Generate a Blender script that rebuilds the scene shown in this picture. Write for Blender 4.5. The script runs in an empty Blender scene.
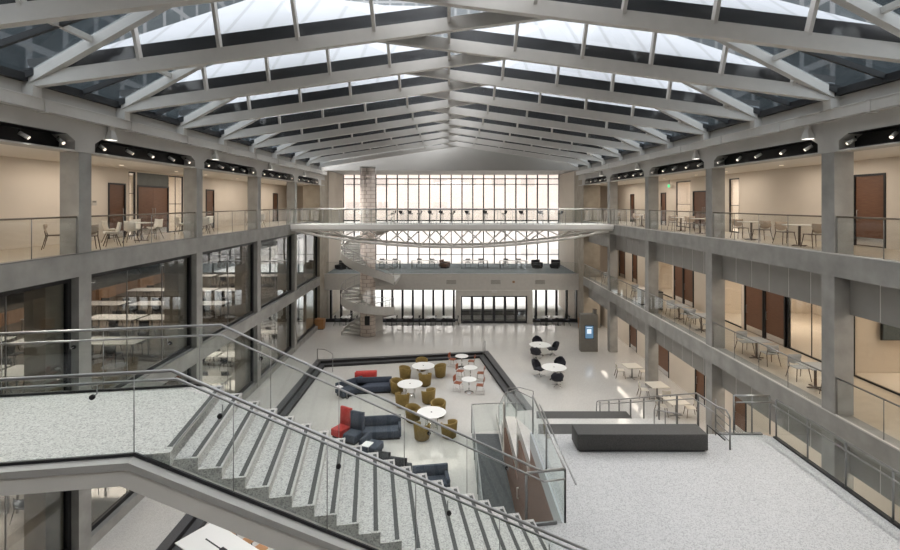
import bpy, bmesh, math, random
from mathutils import Vector, Matrix
from mathutils.geometry import tessellate_polygon
random.seed(7)
PI = math.pi
SC = bpy.context.scene
COL = SC.collection
EYE = 10.45
F = 490.0
def px(x, y, z):
    Y = (EYE - z) * F / (y - 203.0)
    return ((x - 449.0) * Y / F, Y)

# ------------------------------------------------------------------ materials
M = {}
def nodes(name):
    m = bpy.data.materials.new(name); m.use_nodes = True
    nt = m.node_tree
    return m, nt, nt.nodes['Principled BSDF']
def N(nt, t, **kw):
    n = nt.nodes.new(t)
    for k, v in kw.items():
        if k in n.inputs: n.inputs[k].default_value = v
        else: setattr(n, k, v)
    return n
def ramp(nt, fac, stops):
    r = nt.nodes.new('ShaderNodeValToRGB')
    e = r.color_ramp.elements
    while len(e) < len(stops): e.new(0.5)
    for i, (p, c) in enumerate(stops):
        e[i].position = p; e[i].color = (c[0], c[1], c[2], 1)
    nt.links.new(fac, r.inputs['Fac'])
    return r.outputs['Color']
def mat(name, col, rough=0.6, metal=0.0, var=0.0, scale=4.0, bump=0.0, bscale=40.0, spec=0.5):
    m, nt, b = nodes(name)
    b.inputs['Roughness'].default_value = rough
    b.inputs['Metallic'].default_value = metal
    b.inputs['Specular IOR Level'].default_value = spec
    tc = N(nt, 'ShaderNodeTexCoord')
    n = N(nt, 'ShaderNodeTexNoise', Scale=scale, Detail=5.0)
    nt.links.new(tc.outputs['Object'], n.inputs['Vector'])
    lo = [c * (1 - var) for c in col]; hi = [min(1, c * (1 + var)) for c in col]
    nt.links.new(ramp(nt, n.outputs['Fac'], [(0.3, lo), (0.7, hi)]), b.inputs['Base Color'])
    if bump:
        n2 = N(nt, 'ShaderNodeTexNoise', Scale=bscale, Detail=3.0)
        nt.links.new(tc.outputs['Object'], n2.inputs['Vector'])
        bp = N(nt, 'ShaderNodeBump', Strength=bump, Distance=0.01)
        nt.links.new(n2.outputs['Fac'], bp.inputs['Height'])
        nt.links.new(bp.outputs['Normal'], b.inputs['Normal'])
    M[name] = m
    return m
def terrazzo(name, base, dark, light, rough, scale, amount=0.5, spec=0.5):
    m, nt, b = nodes(name)
    tc = N(nt, 'ShaderNodeTexCoord')
    v = N(nt, 'ShaderNodeTexVoronoi', Scale=scale)
    nt.links.new(tc.outputs['Object'], v.inputs['Vector'])
    sep = N(nt, 'ShaderNodeSeparateColor')
    nt.links.new(v.outputs['Color'], sep.inputs['Color'])
    c1 = ramp(nt, sep.outputs['Red'], [(0.0, dark), (0.22, dark), (0.3, base), (0.75, base), (0.82, light), (1.0, light)])
    n = N(nt, 'ShaderNodeTexNoise', Scale=0.35, Detail=3.0)
    nt.links.new(tc.outputs['Object'], n.inputs['Vector'])
    c2 = ramp(nt, n.outputs['Fac'], [(0.3, (0.93, 0.93, 0.93)), (0.7, (1, 1, 1))])
    mx = N(nt, 'ShaderNodeMix', data_type='RGBA', blend_type='MULTIPLY')
    mx.inputs['Factor'].default_value = 1.0
    nt.links.new(c1, mx.inputs[6]); nt.links.new(c2, mx.inputs[7])
    nt.links.new(mx.outputs[2], b.inputs['Base Color'])
    b.inputs['Roughness'].default_value = rough
    b.inputs['Specular IOR Level'].default_value = spec
    M[name] = m
def wood(name, a, c, scale=(1.0, 1.0, 12.0), rough=0.45):
    m, nt, b = nodes(name)
    tc = N(nt, 'ShaderNodeTexCoord'); mp = N(nt, 'ShaderNodeMapping')
    mp.inputs['Scale'].default_value = scale
    nt.links.new(tc.outputs['Object'], mp.inputs['Vector'])
    n = N(nt, 'ShaderNodeTexNoise', Scale=3.0, Detail=6.0, Roughness=0.6)
    nt.links.new(mp.outputs['Vector'], n.inputs['Vector'])
    nt.links.new(ramp(nt, n.outputs['Fac'], [(0.3, a), (0.7, c)]), b.inputs['Base Color'])
    b.inputs['Roughness'].default_value = rough
    M[name] = m
def glass(name, tint, refl=0.05, edge=0.5, power=4.0, gcol=(0.9, 0.95, 1.0)):
    m = bpy.data.materials.new(name); m.use_nodes = True
    nt = m.node_tree; nt.nodes.clear()
    out = N(nt, 'ShaderNodeOutputMaterial')
    t = N(nt, 'ShaderNodeBsdfTransparent'); t.inputs['Color'].default_value = (*tint, 1)
    g = N(nt, 'ShaderNodeBsdfGlossy', Roughness=0.01); g.inputs['Color'].default_value = (*gcol, 1)
    lw = N(nt, 'ShaderNodeLayerWeight', Blend=0.5)
    p = N(nt, 'ShaderNodeMath', operation='POWER'); p.inputs[1].default_value = power
    nt.links.new(lw.outputs['Facing'], p.inputs[0])
    ma = N(nt, 'ShaderNodeMath', operation='MULTIPLY_ADD'); ma.inputs[1].default_value = edge; ma.inputs[2].default_value = refl
    nt.links.new(p.outputs[0], ma.inputs[0])
    mx = N(nt, 'ShaderNodeMixShader')
    nt.links.new(ma.outputs[0], mx.inputs['Fac']); nt.links.new(t.outputs[0], mx.inputs[1]); nt.links.new(g.outputs[0], mx.inputs[2])
    nt.links.new(mx.outputs[0], out.inputs['Surface'])
    M[name] = m
def emit(name, col, s):
    m, nt, b = nodes(name)
    b.inputs['Base Color'].default_value = (*col, 1)
    b.inputs['Emission Color'].default_value = (*col, 1)
    b.inputs['Emission Strength'].default_value = s
    M[name] = m

mat('concrete', (0.31, 0.302, 0.284), 0.75, var=0.16, scale=1.6, bump=0.15, bscale=25)
mat('concrete_warm', (0.33, 0.29, 0.235), 0.75, var=0.16, scale=1.6)
mat('fascia_plaster', (0.46, 0.445, 0.42), 0.8, var=0.05, scale=1.0)
mat('cream_plaster', (0.66, 0.595, 0.52), 0.8, var=0.03, scale=0.8)
mat('gable_panel', (0.42, 0.415, 0.40), 0.7, var=0.04, scale=0.6)
mat('white_ceiling', (0.74, 0.70, 0.64), 0.85, var=0.02)
mat('grey_panel', (0.25, 0.24, 0.225), 0.6, var=0.05, scale=2.0)
mat('panel_joint', (0.55, 0.53, 0.5), 0.6)
mat('fascia_grey', (0.50, 0.475, 0.44), 0.7, var=0.04)
mat('stair_fascia', (0.74, 0.72, 0.68), 0.6, var=0.06, scale=1.2)
mat('white_paint', (0.56, 0.545, 0.52), 0.45, var=0.03)
mat('roof_white', (0.62, 0.65, 0.70), 0.6, var=0.05, scale=0.6)
mat('dark_frame', (0.010, 0.011, 0.013), 0.45, var=0.2)
mat('black', (0.008, 0.008, 0.009), 0.6)
mat('black_metal', (0.02, 0.02, 0.022), 0.4, metal=0.3)
mat('steel', (0.34, 0.34, 0.335), 0.40, metal=1.0, var=0.08)
mat('steel_dark', (0.25, 0.25, 0.25), 0.4, metal=0.9, var=0.08)
mat('rail_brown', (0.16, 0.13, 0.10), 0.4, metal=0.4)
mat('chrome', (0.75, 0.75, 0.76), 0.15, metal=1.0)
mat('granite', (0.06, 0.06, 0.064), 0.45, var=0.35, scale=60)
mat('granite_shaded', (0.014, 0.014, 0.016), 0.6, var=0.3, scale=60)  # same granite as the treads, with the risers' shade put into the colour
mat('block_dark', (0.042, 0.04, 0.038), 0.55, var=0.4, scale=50)
mat('strip_grey', (0.085, 0.085, 0.083), 0.8, var=0.2, scale=80)
terrazzo('floor_terrazzo', (0.56, 0.545, 0.52), (0.50, 0.485, 0.46), (0.61, 0.595, 0.57), 0.05, 45.0, spec=0.85)
terrazzo('deck_terrazzo', (0.47, 0.47, 0.475), (0.33, 0.33, 0.335), (0.53, 0.53, 0.53), 0.55, 58.0)
terrazzo('tread_terrazzo', (0.60, 0.585, 0.56), (0.40, 0.39, 0.38), (0.70, 0.685, 0.66), 0.6, 55.0)
mat('gallery_floor', (0.50, 0.43, 0.34), 0.3, var=0.06)
mat('carpet_blue', (0.20, 0.225, 0.24), 0.95, var=0.25, scale=12)
mat('carpet_dark', (0.085, 0.09, 0.095), 0.95, var=0.2, scale=10)
wood('wood_door', (0.11, 0.05, 0.027), (0.17, 0.08, 0.043))
wood('wood_wall', (0.10, 0.048, 0.028), (0.16, 0.08, 0.05))
wood('wood_light', (0.36, 0.20, 0.11), (0.50, 0.30, 0.18))
wood('wood_orange', (0.30, 0.14, 0.05), (0.42, 0.21, 0.09))
wood('wood_slats', (0.22, 0.13, 0.085), (0.42, 0.27, 0.18), scale=(6.0, 6.0, 0.4))
mat('navy', (0.042, 0.053, 0.078), 0.85, var=0.25, scale=14)
mat('navy_dark', (0.012, 0.013, 0.022), 0.7, var=0.2, scale=14)
mat('red_fabric', (0.42, 0.035, 0.03), 0.8, var=0.12, scale=10)
mat('charcoal', (0.02, 0.02, 0.024), 0.8, var=0.2)
mat('olive', (0.20, 0.135, 0.035), 0.75, var=0.15, scale=10)
mat('olive_dark', (0.09, 0.06, 0.018), 0.8)
mat('red_shell', (0.29, 0.075, 0.03), 0.5)
mat('white_shell', (0.72, 0.68, 0.62), 0.4)
mat('grey_shell', (0.36, 0.37, 0.37), 0.5)
mat('brown_seat', (0.42, 0.33, 0.25), 0.6)
mat('table_white', (0.78, 0.78, 0.77), 0.3)
mat('table_cream', (0.62, 0.58, 0.50), 0.4)
mat('leg_brown', (0.10, 0.065, 0.045), 0.5)
mat('library_carpet', (0.16, 0.135, 0.11), 0.9, var=0.2)
mat('edge_blue', (0.40, 0.43, 0.45), 0.35)
mat('ledge_light', (0.42, 0.41, 0.39), 0.6, var=0.04)
mat('door_surround', (0.05, 0.055, 0.05), 0.5, var=0.1)
mat('kiosk_grey', (0.17, 0.16, 0.14), 0.6, var=0.08)
mat('outer_ground', (0.85, 0.83, 0.8), 0.9, var=0.1)
mat('outer_brick', (0.70, 0.60, 0.54), 0.9, var=0.1, scale=0.4)
mat('outer_metal', (0.20, 0.23, 0.26), 0.5, var=0.25, scale=0.15)
mat('outer_glass', (0.07, 0.095, 0.11), 0.15, var=0.3, scale=0.1)
mat('bark', (0.35, 0.30, 0.26), 0.9)
glass('clear_glass', (0.955, 0.965, 0.96), 0.025, 0.35)
glass('rail_glass', (0.945, 0.965, 0.955), 0.02, 0.28, 3.0)
glass('shop_glass', (0.72, 0.73, 0.72), 0.06, 0.45, 3.0)
glass('eave_glass', (0.58, 0.61, 0.63), 0.02, 0.15)
glass('roof_glass', (0.95, 0.96, 0.97), 0.012, 0.15)
glass('shade_glass', (0.93, 0.89, 0.865), 0.02, 0.2)
emit('lamp_warm', (1.0, 0.86, 0.70), 0.7)
emit('lamp_white', (1.0, 0.95, 0.88), 0.8)
emit('screen', (0.10, 0.20, 0.32), 0.35)
emit('screen_text', (0.75, 0.85, 0.95), 0.3)
emit('exit_green', (0.05, 0.8, 0.3), 0.3)

# masonry-like mesh cladding on the spiral stair's core
def cladding():
    m, nt, b = nodes('core_cladding')
    tc = N(nt, 'ShaderNodeTexCoord')
    br = N(nt, 'ShaderNodeTexBrick', Scale=1.0)
    br.inputs['Color1'].default_value = (0.90, 0.79, 0.71, 1); br.inputs['Color2'].default_value = (0.80, 0.70, 0.63, 1)
    br.inputs['Mortar'].default_value = (0.50, 0.43, 0.39, 1)
    br.inputs['Brick Width'].default_value = 0.62; br.inputs['Row Height'].default_value = 0.3; br.inputs['Mortar Size'].default_value = 0.025
    sp = N(nt, 'ShaderNodeSeparateXYZ'); cb = N(nt, 'ShaderNodeCombineXYZ')
    at = N(nt, 'ShaderNodeMath', operation='ARCTAN2')
    mu = N(nt, 'ShaderNodeMath', operation='MULTIPLY'); mu.inputs[1].default_value = 0.6
    nt.links.new(tc.outputs['Object'], sp.inputs[0])
    nt.links.new(sp.outputs['X'], at.inputs[0]); nt.links.new(sp.outputs['Y'], at.inputs[1])
    nt.links.new(at.outputs[0], mu.inputs[0]); nt.links.new(mu.outputs[0], cb.inputs['X']); nt.links.new(sp.outputs['Z'], cb.inputs['Y'])
    nt.links.new(cb.outputs[0], br.inputs['Vector'])
    nt.links.new(br.outputs['Color'], b.inputs['Base Color'])
    b.inputs['Roughness'].default_value = 0.6
    out = nt.nodes['Material Output']; tr = N(nt, 'ShaderNodeBsdfTransparent'); mx = N(nt, 'ShaderNodeMixShader', Fac=0.38)
    nt.links.new(b.outputs[0], mx.inputs[1]); nt.links.new(tr.outputs[0], mx.inputs[2]); nt.links.new(mx.outputs[0], out.inputs['Surface'])
    M['core_cladding'] = m
cladding()
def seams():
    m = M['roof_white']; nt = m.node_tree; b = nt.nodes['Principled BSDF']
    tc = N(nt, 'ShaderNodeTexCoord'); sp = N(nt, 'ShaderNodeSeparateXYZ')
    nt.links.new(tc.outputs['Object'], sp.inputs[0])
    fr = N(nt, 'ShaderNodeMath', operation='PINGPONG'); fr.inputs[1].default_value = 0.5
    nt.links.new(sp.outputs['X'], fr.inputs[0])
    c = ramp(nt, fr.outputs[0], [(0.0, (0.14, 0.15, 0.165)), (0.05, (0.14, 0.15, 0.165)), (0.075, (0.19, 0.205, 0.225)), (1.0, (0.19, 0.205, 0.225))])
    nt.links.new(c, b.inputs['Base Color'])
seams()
def facade(name, mullion, pane, wx, wz, t):
    m, nt, b = nodes(name)
    tc = N(nt, 'ShaderNodeTexCoord')
    br = N(nt, 'ShaderNodeTexBrick', Scale=1.0)
    br.offset = 0.0
    br.inputs['Color1'].default_value = (*pane, 1); br.inputs['Color2'].default_value = (*[c * 1.5 for c in pane], 1)
    br.inputs['Mortar'].default_value = (*mullion, 1)
    br.inputs['Brick Width'].default_value = wx; br.inputs['Row Height'].default_value = wz; br.inputs['Mortar Size'].default_value = t
    sp = N(nt, 'ShaderNodeSeparateXYZ'); cb = N(nt, 'ShaderNodeCombineXYZ'); ad = N(nt, 'ShaderNodeMath', operation='ADD')
    nt.links.new(tc.outputs['Object'], sp.inputs[0])
    nt.links.new(sp.outputs['X'], ad.inputs[0]); nt.links.new(sp.outputs['Y'], ad.inputs[1])
    nt.links.new(ad.outputs[0], cb.inputs['X']); nt.links.new(sp.outputs['Z'], cb.inputs['Y'])
    nt.links.new(cb.outputs[0], br.inputs['Vector']); nt.links.new(br.outputs['Color'], b.inputs['Base Color'])
    b.inputs['Roughness'].default_value = 0.35
    M[name] = m
facade('tower_facade', (0.13, 0.135, 0.14), (0.035, 0.042, 0.046), 4.0, 6.0, 0.35)
facade('brick_facade', (0.80, 0.73, 0.69), (0.58, 0.54, 0.52), 5.0, 4.0, 1.4)

# ------------------------------------------------------------------ mesh building
class MB:
    def __init__(s): s.v = []; s.f = []; s.smooth = []
    def add(s, vs, fs, sm=False):
        o = len(s.v); s.v += [tuple(v) for v in vs]
        for f in fs: s.f.append(tuple(i + o for i in f)); s.smooth.append(sm)
        return s
    def box(s, x0, x1, y0, y1, z0, z1, tf=None):
        vs = [(x, y, z) for z in (z0, z1) for y in (y0, y1) for x in (x0, x1)]
        if tf: vs = [tf(*v) for v in vs]
        return s.add(vs, [(0, 2, 3, 1), (4, 5, 7, 6), (0, 1, 5, 4), (2, 6, 7, 3), (0, 4, 6, 2), (1, 3, 7, 5)])
    def rbox(s, x0, x1, y0, y1, z0, z1, r=0.03, n=3):
        """a box rounded along its vertical edges and softened at top and bottom"""
        r = min(r, (x1 - x0) / 2.01, (y1 - y0) / 2.01, (z1 - z0) / 2.01)
        def ring(ins, z):
            out = []
            for cx, cy, a0 in ((x1 - r, y1 - r, 0), (x0 + r, y1 - r, PI / 2), (x0 + r, y0 + r, PI), (x1 - r, y0 + r, 1.5 * PI)):
                for i in range(n + 1):
                    a = a0 + i * PI / 2 / n
                    out.append((cx + (r - ins) * math.cos(a), cy + (r - ins) * math.sin(a), z))
            return out
        rings = []
        for i in range(n + 1):
            a = i * PI / 2 / n
            rings.append(ring(r * (1 - math.sin(a)), z0 + r * (1 - math.cos(a))))
        for i in range(n, -1, -1):
            a = i * PI / 2 / n
            rings.append(ring(r * (1 - math.sin(a)), z1 - r * (1 - math.cos(a))))
        return s.rings(rings, True, True)
    def rings(s, rs, cap=True, sm=True, closed=True):
        k = len(rs[0]); vs = [p for r in rs for p in r]; fs = []
        for i in range(len(rs) - 1):
            for j in range(k if closed else k - 1):
                a = i * k + j; b = i * k + (j + 1) % k
                fs.append((a, b, b + k, a + k))
        s.add(vs, fs, sm)
        if cap:
            o = len(s.v) - len(vs)
            s.f.append(tuple(o + j for j in range(k))[::-1]); s.smooth.append(False)
            s.f.append(tuple(o + (len(rs) - 1) * k + j for j in range(k))); s.smooth.append(False)
        return s
    def bar(s, p, q, w, h, up=(0, 0, 1)):
        """rectangular bar from p to q, w wide, h tall, centred"""
        p = Vector(p); q = Vector(q); d = (q - p).normalized(); u = Vector(up)
        if abs(d.dot(u)) > 0.999: u = Vector((0, 1, 0))
        x = d.cross(u).normalized(); u = x.cross(d).normalized()
        vs = []
        for c in (p, q):
            for a, b in ((-1, -1), (1, -1), (1, 1), (-1, 1)): vs.append(c + x * (a * w / 2) + u * (b * h / 2))
        return s.add(vs, [(3, 2, 1, 0), (4, 5, 6, 7), (0, 1, 5, 4), (1, 2, 6, 5), (2, 3, 7, 6), (3, 0, 4, 7)])
    def tube(s, pts, r, n=8):
        pts = [Vector(p) for p in pts]; rs = []
        up = None
        for i, p in enumerate(pts):
            if i == 0: d = pts[1] - p
            elif i == len(pts) - 1: d = p - pts[i - 1]
            else: d = (pts[i + 1] - p).normalized() + (p - pts[i - 1]).normalized()
            d = d.normalized()
            ref = Vector((0, 0, 1)) if abs(d.z) < 0.95 else Vector((0, 1, 0))
            if up is None: x = d.cross(ref).normalized()
            else:
                x = up - d * up.dot(d); x = x.normalized() if x.length > 1e-6 else d.cross(ref).normalized()
            up = x; y = d.cross(x)
            rr = r[i] if isinstance(r, (list, tuple)) else r
            rs.append([p + x * (rr * math.cos(a)) + y * (rr * math.sin(a)) for a in (2 * PI * j / n for j in range(n))])
        return s.rings(rs)
    def lathe(s, prof, c=(0, 0, 0), n=24, cap=True):
        return s.rings([[(c[0] + r * math.cos(2 * PI * j / n), c[1] + r * math.sin(2 * PI * j / n), c[2] + z) for j in range(n)] for r, z in prof], cap)
    def prism(s, poly, a, b, tf):
        """polygon (u,v) extruded from a to b, tf(u,v,w)->xyz"""
        k = len(poly)
        vs = [tf(u, v, a) for u, v in poly] + [tf(u, v, b) for u, v in poly]
        fs = [(j, (j + 1) % k, (j + 1) % k + k, j + k) for j in range(k)]
        tris = tessellate_polygon([[Vector((u, v, 0)) for u, v in poly]])
        for t in tris:
            fs.append(tuple(t)[::-1]); fs.append(tuple(i + k for i in t))
        return s.add(vs, fs)
    def slab(s, outer, z0, z1, holes=()):
        loops = [outer] + list(holes); flat = [p for l in loops for p in l]
        tris = tessellate_polygon([[Vector((x, y, 0)) for x, y in l] for l in loops]); k = len(flat)
        vs = [(x, y, z0) for x, y in flat] + [(x, y, z1) for x, y in flat]
        fs = []
        for t in tris: fs.append(tuple(t)[::-1]); fs.append(tuple(i + k for i in t))
        o = 0
        for l in loops:
            m = len(l)
            for j in range(m): fs.append((o + j, o + (j + 1) % m, o + (j + 1) % m + k, o + j + k))
            o += m
        return s.add(vs, fs)
    def build(s, name, m, parent=None, off=None, data=False):
        me = bpy.data.meshes.new(name)
        vs = s.v
        if off is not None: vs = [(v[0] - off[0], v[1] - off[1], v[2] - off[2]) for v in vs]
        me.from_pydata(vs, [], s.f)
        me.materials.append(M[m] if isinstance(m, str) else m)
        me.polygons.foreach_set('use_smooth', s.smooth)
        bm = bmesh.new(); bm.from_mesh(me); bmesh.ops.recalc_face_normals(bm, faces=bm.faces[:]); bm.to_mesh(me); bm.free()
        me.update()
        o = bpy.data.objects.new(name, me); COL.objects.link(o)
        if parent is not None: o.parent = parent
        return o
def tag(o, label=None, cat=None, group=None, kind=None):
    if label: o['label'] = label
    if cat: o['category'] = cat
    if group: o['group'] = group
    if kind: o['kind'] = kind
    return o
def thing(name, label, cat, loc=(0, 0, 0), rz=0.0, group=None, kind=None):
    o = bpy.data.objects.new(name, None); COL.objects.link(o)
    o.empty_display_size = 0.2
    o.location = loc; o.rotation_euler = (0, 0, rz)
    return tag(o, label, cat, group, kind)
def part(mb, name, m, root):
    """a part given in world coordinates under an unrotated root"""
    return mb.build(name, m, root, off=root.location if root.parent is None else root.parent.location)
def struct(mb, name, m, label=None):
    o = mb.build(name, m); tag(o, label, None, None, 'structure'); return o
def copy_tree(o, loc=None, rz=None, label=None, group=None):
    c = o.copy(); COL.objects.link(c)
    if loc is not None: c.location = loc
    if rz is not None: c.rotation_euler = (0, 0, rz)
    if label: c['label'] = label
    if group: c['group'] = group
    for ch in KIDS.get(o.name, ()):
        d = ch.copy(); COL.objects.link(d); d.parent = c; d.matrix_parent_inverse = ch.matrix_parent_inverse
        for g in KIDS.get(ch.name, ()):
            e = g.copy(); COL.objects.link(e); e.parent = d
    return c
KIDS = {}
def reg(root):
    for o in COL.objects:
        if o.parent is not None:
            p = o.parent
            if p is root or p.parent is root:
                l = KIDS.setdefault(p.name, [])
                if o not in l: l.append(o)
    return root
class Proto:
    """first placement moves the prototype itself, later ones copy it"""
    def __init__(s, root): s.root = reg(root); s.used = False
    def put(s, loc, rz, label, group=None):
        if len(loc) == 2: loc = (loc[0], loc[1], 0)
        if not s.used:
            s.used = True; o = s.root
            o.location = loc; o.rotation_euler = (0, 0, rz); o['label'] = label
            if group: o['group'] = group
            return o
        return copy_tree(s.root, loc, rz, label, group)
ORD = ['first', 'second', 'third', 'fourth', 'fifth', 'sixth', 'seventh', 'eighth', 'ninth', 'tenth', 'eleventh', 'twelfth', 'thirteenth', 'fourteenth']
SKY, GAL, LIB, EXPO, SLOT = 2.6, 32.0, 145.0, 1.13, 125.0
# ================================================================== SETTING
XL, XR = -10.8, 11.25
Z2, Z3 = 4.25, 8.95
YC = [7.63, 14.3, 20.97, 27.63, 34.3]
YEND = 41.0
BAYW = ['first bay', 'second bay', 'third bay', 'fourth bay', 'last bay']

# ground floor with the sunken lounge cut out
PIT = [(-8.5, 6.0), (-8.5, 32.4), (2.45, 34.3), (3.95, 24.7), (2.35, 24.4), (2.35, 6.0)]
def inset(poly, dl, df, dr):
    (a, b, c, d, e, f) = poly
    return [(a[0] + dl, a[1]), (b[0] + dl, b[1] - df), (c[0] - dr * 0.95, c[1] - df - dr * 0.1), (d[0] - dr, d[1] + 0.1 * dr), e, f]
P1 = inset(PIT, 0.34, 0.34, 0.34); P2 = inset(PIT, 0.68, 0.68, 0.68)
OUT = [(-22.5, 5.2), (-22.5, 44.0), (-10.8, 44.0), (-10.8, 43.3), (11.25, 43.3), (11.25, 44.0), (14.6, 44.0), (14.6, 5.2), (3.0, 5.2)]
OUT = [(-22.5, 4.0), (-22.5, 44.0), (14.6, 44.0), (14.6, 4.0)]
struct(MB().slab(OUT, -0.5, 0.0, [PIT]), 'floor', 'floor_terrazzo', 'polished pale terrazzo ground floor of the hall')
struct(MB().slab(PIT, -0.6, -0.3), 'floor_lounge', 'floor_terrazzo', 'pale sunken lounge floor inside the dark granite steps')
def steps():
    b = thing('lounge_steps', 'dark granite steps running around the sunken lounge', 'steps', (-8.5, 20, 0), kind='structure')
    e = [(-8.84, 6.0), (-8.84, 32.7), (2.75, 34.7), (4.3, 24.75), (3.95, 24.7)]
    ring = [(-8.84, 6.0), (-8.84, 32.72), (2.77, 34.66), (4.29, 24.75)]
    def strip(o, i, z0, z1, name, m):
        mb = MB()
        for j in range(3):
            q = [o[j], o[j + 1], i[j + 1], i[j]]
            mb.slab(q, z0, z1)
        part(mb, name, m, b)
    strip(ring, PIT[:4], -0.02, 0.006, 'nosing_border', 'granite')
    strip(PIT[:4], P1[:4], -0.32, -0.15, 'step_tread', 'granite')
    rz = [(p[0] + d[0], p[1] + d[1]) for p, d in zip(PIT[:4], ((0.02, 0), (0.02, -0.02), (-0.02, -0.02), (-0.02, 0)))]
    strip(PIT[:4], rz, -0.16, 0.004, 'riser', 'granite_shaded')
    r2 = [(p[0] + d[0], p[1] + d[1]) for p, d in zip(P1[:4], ((0.02, 0), (0.02, -0.02), (-0.02, -0.02), (-0.02, 0)))]
    strip(P1[:4], r2, -0.31, -0.152, 'riser', 'granite_shaded')
steps()

# ---------------------------------------------------------------- columns, beams
def column(x0, x1, y, zt, label):
    struct(MB().box(x0, x1, y, y + 0.5, 0, zt), 'column', 'concrete', label)
for i, y in enumerate(YC):
    column(XL - 0.56, XL, y, 12.5, f'board-marked concrete column on the left side of the hall, {ORD[i]} from the camera')
    column(XR, XR + 0.56, y, 12.5, f'board-marked concrete column on the right side of the hall, {ORD[i]} from the camera')
for s, x0, x1 in (('left', XL - 1.4, XL), ('right', XR, XR + 1.4)):
    o = struct(MB().box(x0, x1, YEND, 44.0, 0, 13.3), 'pier', 'concrete_warm', f'broad warm concrete pier at the end of the {s} side')
    xa, xb = (XL - 0.02, XL + 0.45) if s == 'left' else (XR - 0.45, XR + 0.02)
    t = thing('planter_box', f'orange wood box at the foot of the {s} end pier', 'planter', ((xa + xb) / 2, 40.7, 0))
    part(MB().box(xa - 0.3 if s == 'left' else xa, xb if s == 'left' else xb + 0.3, 40.4, 40.98, 0.06, 0.85), 'box', 'wood_orange', t)
    part(MB().box(xa - 0.27 if s == 'left' else xa + 0.03, xb - 0.03 if s == 'left' else xb + 0.27, 40.43, 40.95, 0, 0.06), 'base', 'black', t)
for s, x0, x1 in (('left', XL - 0.5, XL + 0.015), ('right', XR - 0.015, XR + 0.5)):
    for z, fl in ((Z3, 'third'), (Z2, 'second')):
        mb = MB().box(x0, x1, 4.0, YEND, z - 0.65, z)
        struct(mb, 'beam', 'concrete', f'long concrete edge beam under the {s} {fl}-floor gallery')
        mt = 'steel_dark' if s == 'left' else 'white_paint'
        struct(MB().box(x1 - 0.07 if s == 'left' else x0, x1 if s == 'left' else x0 + 0.07, 4.0, YEND, z, z + 0.035), f'trim_{fl}_{s}', mt, f'metal shoe along the {s} {fl}-floor beam')

# ---------------------------------------------------------------- galleries: floors, back walls, ceilings
WL, WR = -14.2, 14.45
struct(MB().box(WL - 0.3, XL - 0.5, 4.0, 50.4, Z3 - 0.6, Z3 - 0.004), 'floor_gallery_left', 'gallery_floor', 'floor of the left third-floor gallery')
struct(MB().box(XR + 0.5, WR + 0.3, 4.0, 50.4, Z3 - 0.3, Z3 - 0.004), 'floor_gallery_right', 'gallery_floor', 'floor of the right third-floor gallery')
struct(MB().box(XR + 0.5, WR + 0.3, 4.0, 44.0, Z2 - 0.3, Z2 - 0.004), 'floor_gallery_lower', 'gallery_floor', 'floor of the right second-floor gallery')
def walled(name, x, t, y0, y1, z0, z1, doors, m, label):
    """wall along Y with rectangular openings [(y0,y1,z0,z1)]"""
    mb = MB(); ys = y0
    for a, b, c, d in sorted(doors):
        mb.box(x, x + t, ys, a, z0, z1); 
        if d < z1: mb.box(x, x + t, a, b, d, z1)
        if c > z0: mb.box(x, x + t, a, b, z0, c)
        ys = b
    mb.box(x, x + t, ys, y1, z0, z1)
    return struct(mb, name, m, label)
DOOR_N = [0]
def door(x, side, y0, y1, z0, z1, label, leafs=1, m='wood_door', vision=False):
    """wood door in a Y-running wall; side=+1 when the wall faces +x"""
    DOOR_N[0] += 1
    d = thing(f'door_{DOOR_N[0]}', label, None, (x, (y0 + y1) / 2, z0), kind='structure')
    f = 0.07
    mb = MB()
    a, b = (x - 0.12, x + 0.03) if side > 0 else (x - 0.03, x + 0.12)
    mb.box(a, b, y0, y0 + f, z0, z1); mb.box(a, b, y1 - f, y1, z0, z1); mb.box(a, b, y0 + f, y1 - f, z1 - f, z1)
    part(mb, 'door_frame', 'black_metal', d)
    w = (y1 - y0 - 2 * f) / leafs
    for i in range(leafs):
        ya = y0 + f + i * w
        p = part(MB().box(a + 0.05, b - 0.05, ya + 0.005, ya + w - 0.005, z0 + 0.01, z1 - f), 'door_leaf', m, d)
        xx = b - 0.05 if side > 0 else a + 0.05
        hx = xx + 0.05 * side
        hy = ya + (w - 0.1 if i % 2 == 0 else 0.1)
        h = MB().tube([(xx, hy, z0 + 0.9), (hx, hy, z0 + 0.9), (hx, hy, z0 + 1.25), (xx, hy, z0 + 1.25)], 0.012, 6)
        h.build('handle', 'steel', p, off=d.location)
        k = MB().box(min(xx, xx + 0.01 * side), max(xx, xx + 0.01 * side), ya + 0.03, ya + w - 0.03, z0 + 0.03, z0 + 0.3)
        k.build('kick_plate', 'chrome', p, off=d.location)
    return d
WIN_N = [0]
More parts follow.
